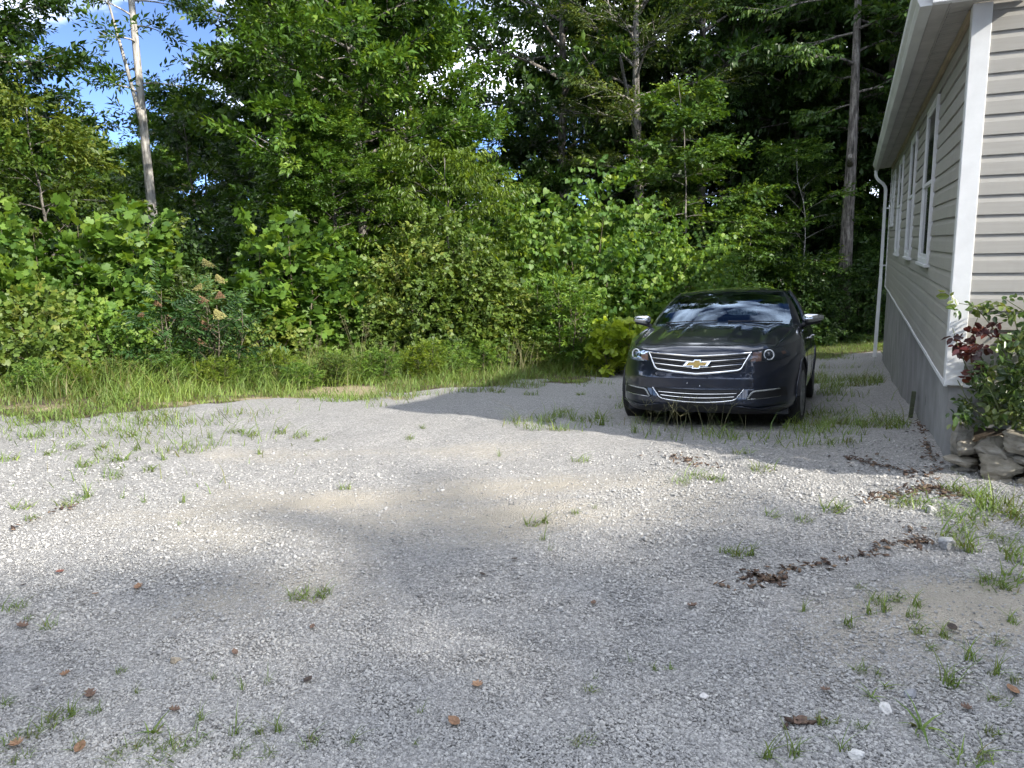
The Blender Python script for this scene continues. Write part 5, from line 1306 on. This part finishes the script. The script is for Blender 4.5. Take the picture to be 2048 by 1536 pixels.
cane.build('canes', simple('green cane', (.09, .11, .04), .5, var=.3, scale=20), rose)
def leaf_group(pts, L, W, k, tint, kind='pinn', tw=.11, up=.6):
    pts = np.array(pts); n = len(pts)
    a = r6.uniform(0, 2 * pi, n); X = np.stack([np.cos(a) * .8 - .25, np.sin(a) * .6 - .45, r6.normal(.05, .4, n)], 1)
    Z = np.stack([r6.normal(-.1, .4, n), r6.normal(-.75, .35, n), np.full(n, up)], 1)
    return leaves(pts, X, Z, tw * r6.uniform(.7, 1.3, n), kind, k, T_OV, L, W, np.clip(tint + r6.normal(0, .22, n), 0, 1), .3)
G = []
for i in range(250):
    px = 1935 + 190 * r6.random() ** .8; lo = np.interp(px, (1930, 1960, 2000, 2050, 2130), (760, 720, 690, 640, 610)); py = lo + (848 - lo) * r6.random() ** .85; px -= max(0, py - 780) * .12
    G.append(rp(px, py, r6.uniform(-.12, .38)))
for q in ((1914, 612, .06), (1918, 620, .06), (1946, 617, .1), (1952, 625, .1), (1985, 605, .12), (1978, 622, .12), (2005, 600, .15), (2010, 612, .15), (2028, 618, .15), (2015, 640, .15), (2040, 625, .15), (1970, 628, .1), (2048, 600, .2)): G.append(rp(*q))
V, F, T = leaf_group(G, .050, .030, 7, .5)
link('foliage', mesh_np('rose_foliage', V, F, T), LM['rose'], rose)
Rd = [rp(px, py, b_) for px, py, b_ in ((1905, 672, 0), (1908, 690, .0), (1926, 684, .02), (1936, 692, .02), (1946, 690, .04), (1952, 697, .05), (1958, 655, .08), (1950, 662, .06), (1940, 665, .05), (1966, 660, .08), (1918, 700, .0), (1944, 745, -.05), (1962, 748, -.08), (1990, 676, .1), (2035, 680, .1), (1960, 700, .0), (1935, 705, .0))]
V, F, T = leaf_group(Rd, .056, .032, 7, .45, tw=.09)
link('red_shoots', mesh_np('rose_red_shoots', V, F, T), LM['rosered'], rose)

# ================================================================== WEEDS, FALLEN LEAVES, SMALL STONES
zero = lambda x, y: np.zeros_like(x)
def tuft(n, rad, h, lean, w, seed):
    r = np.random.default_rng(seed); a = r.uniform(0, 6.28, n); q = rad * np.sqrt(r.random(n))
    V, F, T = blades(np.cos(a) * q, np.sin(a) * q, h * np.exp(r.normal(0, .35, n)), w * r.uniform(.6, 1.3, n), r.uniform(lean[0], lean[1], n), np.clip(.52 + r.normal(0, .22, n), 0, 1), -.005, 3, zero)
    return mesh_np('weed_tuft', V, F, T)
TUFTS = [tuft(26, .035, .07, (.5, 1.6), .0055, 1), tuft(18, .025, .085, (.3, 1.4), .0055, 2), tuft(44, .07, .055, (.6, 1.7), .0055, 3), tuft(11, .02, .10, (.2, 1.2), .0045, 4), tuft(34, .05, .065, (.5, 1.4), .006, 5), tuft(9, .02, .05, (.8, 1.6), .012, 6)]
for t_ in TUFTS: t_.materials.append(M_GRASS)
WG_ = 'weed tufts sprouting from the gravel'; WL_ = {0: 'short grass tuft sprouting from the open gravel', 1: 'upright grass tuft sprouting from the open gravel', 2: 'flat wide mat of grass in the open gravel', 3: 'thin tall blades of grass sprouting from the gravel', 4: 'bushy low grass tuft in the open gravel', 5: 'broad leaved weed lying flat on the gravel'}
WEEDS = [(205, 905, 4, 1.5), (240, 925, 0, 1.6), (300, 945, 0, 1.3), (150, 902, 2, 1.5), (100, 915, 4, 1.4), (275, 905, 1, 1.6), (230, 955, 2, 1.2), (45, 1010, 4, 1.3), (60, 1030, 0, 1.2), (140, 1000, 2, 1.2), (178, 990, 1, 1.2), (245, 1000, 3, .8), (290, 1005, 3, .9), (365, 1003, 1, .9), (360, 1050, 3, .7), (170, 935, 4, 1.3), (265, 880, 0, 1.5), (330, 925, 1, 1.2), (20, 925, 4, 1.4), (70, 880, 2, 1.6),
 (690, 972, 4, 1.0), (1065, 1050, 4, 1.3), (1090, 1048, 1, 1.0), (1160, 915, 2, 1.1), (1190, 1020, 3, .8), (1150, 1035, 0, .7), (1085, 1085, 3, .8), (1100, 1105, 3, .7), (620, 1197, 2, 1.2), (650, 1190, 4, .9), (595, 1200, 4, .8), (30, 1212, 2, 1.1), (95, 1245, 4, 1.1), (55, 1232, 0, .6),
 (10, 1408, 0, .8), (120, 1425, 4, 1.0), (95, 1450, 4, .8), (140, 1425, 1, .8), (70, 1470, 0, .7), (25, 1482, 2, .8), (40, 1515, 4, .8), (155, 1495, 0, .8), (270, 1385, 1, .6), (240, 1335, 0, .6), (430, 1360, 3, .5), (488, 1385, 3, .8), (535, 1378, 3, .6), (468, 1480, 3, .9), (520, 1480, 1, .8), (560, 1478, 1, .7), (620, 1500, 4, .9), (400, 1455, 1, .7), (310, 1475, 5, .9), (290, 1500, 4, .8), (240, 1520, 2, .8), (330, 1528, 2, .9), (705, 1500, 1, .8), (480, 1520, 4, .8), (370, 1500, 2, .9), (540, 1525, 0, .8), (190, 1420, 0, .6),
 (840, 1432, 3, .5), (830, 1510, 1, .5), (1165, 1502, 4, .8), (1190, 1365, 3, .5), (1180, 1392, 0, .6), (1340, 1340, 5, .6), (1310, 1345, 1, .4), (1260, 1332, 3, .4), (1475, 1108, 4, 1.2), (1450, 1104, 0, .9), (1500, 1106, 1, .9), (1665, 1025, 4, 1.6), (1680, 1020, 0, 1.3), (1610, 1045, 2, .9), (1545, 1032, 4, .9),
 (1604, 1230, 1, .8), (1697, 1258, 1, 1.0), (1741, 1235, 1, .9), (1757, 1210, 0, 1.0), (1795, 1205, 4, .9), (1772, 1230, 1, .9), (1833, 1222, 1, .9), (1826, 1240, 0, .9), (1837, 1268, 4, .8), (1888, 1278, 1, 1.0), (1861, 1303, 0, .8), (1943, 1325, 1, 1.0), (1895, 1368, 1, 1.25), (1903, 1372, 3, 1.1), (1987, 1358, 1, 1.0), (2025, 1250, 1, 1.0), (1997, 1292, 0, .8), (1720, 1345, 0, .7), (1758, 1353, 1, .5), (1772, 1381, 5, .7), (1741, 1400, 5, .8), (1840, 1462, 5, 1.3), (2001, 1406, 4, .7), (1984, 1475, 0, .7), (1690, 1520, 3, .9), (1642, 1465, 1, .7), (1662, 1462, 0, .6), (1720, 1470, 0, .6), (1587, 1525, 1, 1.0), (1529, 1528, 1, 1.0), (1943, 1528, 4, 1.0), (1997, 1172, 2, 1.2), (2031, 1155, 4, 1.3), (2028, 1372, 1, .7), (1985, 1165, 4, 1.0), (1720, 1178, 4, .6), (2010, 1178, 0, 1.0),
 (1925, 1090, 4, 1.5), (1946, 1104, 1, 1.5), (1908, 1072, 2, 1.4), (2025, 1108, 4, 1.6), (2035, 1125, 0, 1.4), (2004, 1078, 2, 1.3), (1392, 950, 2, 1.4), (1433, 955, 4, 1.3), (1363, 962, 2, 1.0), (1526, 937, 2, 1.2), (1485, 902, 2, 1.5), (1806, 1015, 2, 1.5), (1870, 1020, 2, 1.6), (1830, 1008, 4, 1.3), (1960, 1010, 1, 1.9), (1985, 1018, 1, 2.0), (2020, 1005, 1, 2.1), (1940, 985, 4, 2.0), (1910, 972, 4, 1.9), (1965, 992, 0, 2.0), (2040, 1030, 4, 2.0), (2000, 1030, 2, 1.8), (1900, 1035, 2, 1.4), (1940, 1045, 2, 1.5),
 (500, 870, 4, 1.6), (470, 865, 2, 1.6), (600, 872, 2, 1.4), (640, 880, 4, 1.2), (560, 866, 0, 1.4), (420, 880, 1, 1.2), (520, 905, 1, 1.0), (820, 878, 4, .9), (845, 858, 0, 1.0), (1000, 905, 3, 1.0), (1110, 835, 2, 1.8), (1130, 825, 4, 1.7), (1090, 845, 2, 1.6), (1160, 790, 4, 1.8), (1200, 850, 1, 2.2), (1198, 835, 1, 2.0), (1120, 860, 2, 1.3), (1060, 790, 2, 1.9), (1000, 790, 4, 1.9), (1275, 850, 3, 2.2), (1270, 865, 1, 1.8)]
for i, (px, py, k, s_) in enumerate(WEEDS):
    x, y = ground_at(px, py)
    o = link('weed_tuft', TUFTS[k], None); o.location = (x, y, float(gz(x, y))); o.rotation_euler = (0, 0, random.uniform(0, 6.28)); q = s_ * random.uniform(.72, 1.05); o.scale = (q * random.uniform(.9, 1.3), q, q * random.uniform(.7, 1.05))
    tag(o, WL_[k], 'weed', WG_ + ', ' + ('mats', 'upright', 'wide', 'thin', 'bushy', 'broad')[k] if k else WG_ + ', short')
# crabgrass seed stalks in front of the bumper
def stalk_mesh(seed):
    r = random.Random(seed); mb = MB()
    for k in range(4):
        a = r.uniform(0, 6.28); h = r.uniform(.16, .34); top = Vector((cos(a) * h * .45, sin(a) * h * .45, h))
        mb.tube([(0, 0, 0), top * .5 + Vector((0, 0, .03)), top], [.0014, .0011, .0009], 4)
        for j in range(r.randint(3, 4)):
            b_ = r.uniform(0, 6.28); mb.tube([top, top + Vector((cos(b_) * .06, sin(b_) * .06, r.uniform(.02, .06)))], [.0013, .0008], 4)
    return mb.mesh('crabgrass')
M_STALK = simple('straw green stalk', (.13, .125, .055), .7, var=.25, scale=30)
SM = [stalk_mesh(k) for k in range(4)]
for me in SM: me.materials.append(M_STALK)
for i, (px, py) in enumerate([(1330, 862), (1355, 870), (1385, 858), (1410, 868), (1300, 866), (1440, 872), (1490, 862), (1365, 880), (1420, 850), (1310, 850)]):
    x, y = ground_at(px, py); o = link('crabgrass', SM[i % 4]); o.location = (x, y, float(gz(x, y))); o.rotation_euler = (0, 0, i * 1.3)
    tag(o, 'crabgrass with forked seed stalks in front of the car bumper', 'grass', 'crabgrass stalks in front of the car')
# big arching grass clumps at the brush
for i, (px, dp, h, n, lb) in enumerate([(705, 12.6, .95, 70, 'tall arching grass clump with seed plumes below the spreading sapling'), (610, 12.4, .7, 50, 'arching grass clump at the edge of the dark gap under the pointed sapling'), (770, 12.9, .55, 46, 'arching grass clump in front of the large vine mound')]):
    x, y = spot(px, dp); r = np.random.default_rng(80 + i); a = r.uniform(0, 6.28, n); q = .16 * np.sqrt(r.random(n))
    V, F, T = blades(np.cos(a) * q, np.sin(a) * q, h * r.uniform(.5, 1.1, n), r.uniform(.008, .016, n), r.uniform(.4, 1.2, n), np.clip(.45 + r.normal(0, .15, n), 0, 1), 0, 5, zero)
    o = link('grass_clump', mesh_np('grass_clump', V, F, T), M_GRASS); o.location = (x, y, float(gz(x, y))); tag(o, lb, 'grass')
    pl = MB()
    for k in range(5):
        a_ = random.uniform(0, 6.28); tp_ = Vector((cos(a_) * .28 * h, sin(a_) * .28 * h, h * random.uniform(1.0, 1.25))); pl.tube([(0, 0, .1), tp_ * .6 + Vector((0, 0, .1)), tp_], [.004, .003, .002], 4)
        for j in range(16): c_ = tp_ - Vector((tp_.x * .2, tp_.y * .2, .22)) * (j / 16); d_ = Vector((random.gauss(0, 1), random.gauss(0, 1), random.gauss(.2, .6))).normalized() * .05; pl.tube([c_, c_ + d_], [.003, .001], 3)
    pl.build('seed_plume', M_STALK, o)
# leafy weeds standing in the verge
for i, (px, dp, s_, mt) in enumerate([(40, 9.6, .30, 'tulip'), (120, 9.9, .26, 'lime'), (215, 10.2, .30, 'vine'), (300, 10.4, .34, 'tulip'), (395, 10.6, .30, 'lime'), (470, 11.2, .32, 'tulip'), (540, 11.6, .36, 'lime'), (585, 11.0, .26, 'tulip'), (655, 11.9, .34, 'vine'), (735, 12.6, .36, 'tulip'), (835, 13.4, .42, 'lime'), (890, 13.9, .40, 'tulip'), (950, 14.3, .44, 'tulip'), (1075, 15.0, .42, 'vine'), (1150, 15.2, .40, 'tulip')]):
    put_shrub('leafy_weed', s_priv, px, dp, 'small leafy weed standing in the grass below the brush', i * 1.1, s_, 'leafy weeds in the grass verge', 'weed', matl=mt, scz=s_ * .8)
# dead stalks at the foot of the vine mound
for i, px in enumerate((1010, 1032, 1048)):
    x, y = spot(px, 14.0); mb = MB()
    for k in range(7):
        a_ = random.uniform(0, 6.28); h = random.uniform(.4, .8); mb.tube([(cos(a_) * .05, sin(a_) * .05, 0), (cos(a_) * .12, sin(a_) * .12, h * .6), (cos(a_) * .22, sin(a_) * .2, h)], [.006, .005, .002], 4)
    o = mb.build('dead_stalks', M_STALK); o.location = (x, y, float(gz(x, y)))
    tag(o, 'bundle of dry dead stalks at the foot of the vine mound', 'weed', 'dead stalks at the vine mound')
# fallen leaves
OAK = [(0, 0), (.12, .08), (.2, .30), (.32, .14), (.45, .40), (.56, .17), (.72, .34), (.8, .14), (1, 0), (.8, -.14), (.72, -.34), (.56, -.17), (.45, -.40), (.32, -.14), (.2, -.30), (.12, -.08)]
OVL = [(0, 0), (.15, .2), (.4, .33), (.7, .28), (.9, .12), (1, 0), (.9, -.12), (.7, -.28), (.4, -.33), (.15, -.2)]
def fallen(poly, curl):
    V = [(.5 - .5, 0, .02)]; F = []
    for x, y in poly: V.append((x - .5, y, .06 * curl * (abs(y) * 3) ** 1.5 + .10 * curl * (x - .5) ** 2 * 3))
    n_ = len(poly)
    for k in range(n_): F.append((0, 1 + k, 1 + (k + 1) % n_))
    V2 = [(x, y, z - .012) for x, y, z in V]; b0 = len(V); F2 = [tuple(i + b0 for i in f[::-1]) for f in F]
    return mesh_py('fallen_leaf', V + V2, F + F2)
LMZ = [fallen(OAK, 1.4), fallen(OVL, 2.2), fallen(OAK, 3.0)]
def dl(name, c1, c2):
    m, nt, b = mat_new(name); nt.links.new(ramp(nt, noise_(nt, 5., 5, .6, coord(nt, 'Object')), [(.35, c1), (.65, c2)]), b.inputs['Base Color']); b.inputs['Roughness'].default_value = .7; return m
ML = {'brown': dl('brown dead leaf', (.09, .055, .038), (.16, .10, .07)), 'orange': dl('orange dead leaf', (.16, .085, .045), (.26, .15, .085)), 'tan': dl('tan dead leaf', (.24, .13, .07), (.36, .22, .13)), 'dark': dl('dark wet leaf', (.02, .016, .014), (.06, .04, .03)), 'red': dl('red dead leaf', (.14, .05, .035), (.22, .09, .06))}
for px, py, k, c_, s_, lb in [(180, 1386, 2, 'brown', .075, 'curled brown oak leaf on the near gravel'), (909, 1460, 1, 'orange', .062, 'oval orange leaf on the near gravel'), (955, 1373, 0, 'tan', .065, 'tan lobed oak leaf on the gravel above the oval orange leaf'), (276, 1172, 0, 'orange', .075, 'long pale orange oak leaf on the gravel'), (190, 1182, 1, 'tan', .045, 'small upright tan leaf near the long orange oak leaf'), (45, 1161, 1, 'dark', .045, 'small black leaf near the frame edge'),
   (45, 1247, 2, 'brown', .07, 'brown leaf beside the grass tuft at the frame edge'), (130, 1345, 0, 'orange', .05, 'small bright orange leaf above the curled brown one'), (118, 1136, 1, 'red', .055, 'small reddish leaf far out on the gravel'), (617, 1372, 1, 'dark', .05, 'black curled leaf scrap on the near gravel'), (1385, 1216, 2, 'brown', .07, 'dark brown crumpled leaf in the middle of the gravel'), (625, 1260, 1, 'brown', .04, 'small brown leaf below the flat grass mat'), (470, 1308, 1, 'brown', .045, 'small brown curled leaf next to the tan pebble'),
   (1029, 1124, 1, 'dark', .045, 'black leaf scrap in the middle of the lot'), (965, 1150, 1, 'dark', .04, 'thin black leaf scrap above the tan oak leaf'), (1187, 1213, 1, 'brown', .045, 'flat brown leaf left of the crumpled one'), (1650, 1392, 2, 'brown', .045, 'small brown leaf beside the pale twig'), (2025, 1390, 1, 'orange', .06, 'orange leaf at the right frame edge'), (1600, 1458, 1, 'brown', .06, 'brown leaf scrap among the low weeds'), (1904, 1262, 1, 'dark', .06, 'dark narrow leaf between the upright tufts'), (1930, 1422, 2, 'brown', .05, 'brown leaf below the upright tufts'), (350, 1432, 2, 'brown', .05, 'brown leaf among the weeds of the near corner'), (35, 1490, 2, 'tan', .07, 'tan leaf under the weeds in the near corner'), (160, 1498, 1, 'orange', .06, 'orange brown leaf stuck in a near corner tuft')]:
    x, y = ground_at(px, py); o = link('fallen_leaf', LMZ[k].copy(), ML[c_]); o.location = (x, y, float(gz(x, y)) + .012); o.scale = (s_ * .88,) * 3; o.rotation_euler = (random.uniform(-.25, .25), random.uniform(-.25, .25), random.uniform(0, 6.28))
    tag(o, lb, 'leaf')
# brown litter swept into drifts
def flakes(n, pts, wid, seed):
    r = np.random.default_rng(seed); P = np.array([ground_at(*p) for p in pts]); t = r.random(n) * (len(P) - 1); i = np.floor(t).astype(int); f = (t - i)[:, None]
    q = P[i] * (1 - f) + P[i + 1] * f + r.normal(0, 1, (n, 2)) * wid * r.random((n, 1)); return q
Q = np.concatenate([flakes(170, [(1440, 1172), (1530, 1160), (1600, 1128), (1720, 1112), (1790, 1090), (1850, 1085), (1815, 1055)], .07, 1), flakes(70, [(1500, 1150), (1560, 1160)], .05, 2), flakes(260, [(1740, 1000), (1800, 985), (1870, 965), (1900, 1000)], .10, 3), flakes(70, [(1330, 905), (1400, 925)], .10, 4), flakes(130, [(1875, 935), (1850, 890), (1835, 840)], .05, 5), flakes(120, [(1690, 905), (1760, 925), (1860, 945)], .08, 6), flakes(25, [(20, 1050), (110, 1015), (170, 1005)], .04, 7), flakes(18, [(1570, 1460), (1650, 1455)], .03, 8)])
n = len(Q); a = rng.uniform(0, 6.28, n); L_ = rng.uniform(.008, .028, n); W_ = L_ * rng.uniform(.3, .7, n)
z = gz(Q[:, 0], Q[:, 1]) + rng.uniform(.006, .02, n)
c1 = np.stack([np.cos(a), np.sin(a), rng.normal(0, .3, n)], 1) * L_[:, None]; c2 = np.stack([-np.sin(a), np.cos(a), rng.normal(0, .3, n)], 1) * W_[:, None]; c0 = np.stack([Q[:, 0], Q[:, 1], z], 1); up_ = np.array([0, 0, .004])
V = np.stack([c0 - c1, c0 - c2, c0 + c1, c0 + c2, c0 + up_, c0 - up_], 1).reshape(-1, 3)
F = (np.array([(0, 1, 4), (1, 2, 4), (2, 3, 4), (3, 0, 4), (1, 0, 5), (2, 1, 5), (3, 2, 5), (0, 3, 5)])[None] + (np.arange(n) * 6)[:, None, None]).reshape(-1, 3)
m_lit, nt, b = mat_new('brown leaf litter'); at_ = nt.nodes.new('ShaderNodeAttribute'); at_.attribute_name = 'tint'
nt.links.new(ramp(nt, at_.outputs['Fac'], [(0, (.035, .02, .014)), (.5, (.095, .060, .042)), (1, (.21, .145, .095))]), b.inputs['Base Color']); b.inputs['Roughness'].default_value = .85
tag(link('leaf_litter', mesh_np('leaf_litter', V, F, np.repeat(rng.random(n), 6)), m_lit), 'dark brown bark and leaf litter washed into drifts on the gravel', 'leaf litter', kind='stuff')
# single larger stones
for px, py, s_, c_, lb in [(352, 1318, .024, (.30, .26, .20), 'tan rounded pebble standing out of the near gravel'), (1820, 1398, .026, (.27, .275, .29), 'grey angular stone below the upright grass tufts'), (1770, 1425, .026, (.62, .60, .57), 'white angular stone on the right of the near gravel'), (1893, 1092, .055, (.33, .33, .33), 'grey stone at the end of the litter drift'), (1710, 1530, .028, (.60, .59, .56), 'white stone at the bottom edge of the lot'), (1408, 1400, .018, (.6, .58, .56), 'small white pebble in the middle of the near gravel'), (1865, 1025, .038, (.42, .41, .39), 'flat pale stone near the flower bed')]:
    x, y = ground_at(px, py); o = link('stone', rock_mesh('stone', s_, s_ * .8, s_ * .7, px % 17, .2, .35), simple('stone ' + lb[:12], c_, .85, var=.25, scale=30, bump=.4)); o.location = (x, y, float(gz(x, y)) + s_ * .35); o.rotation_euler = (.1, .1, px)
    tag(o, lb, 'stone')
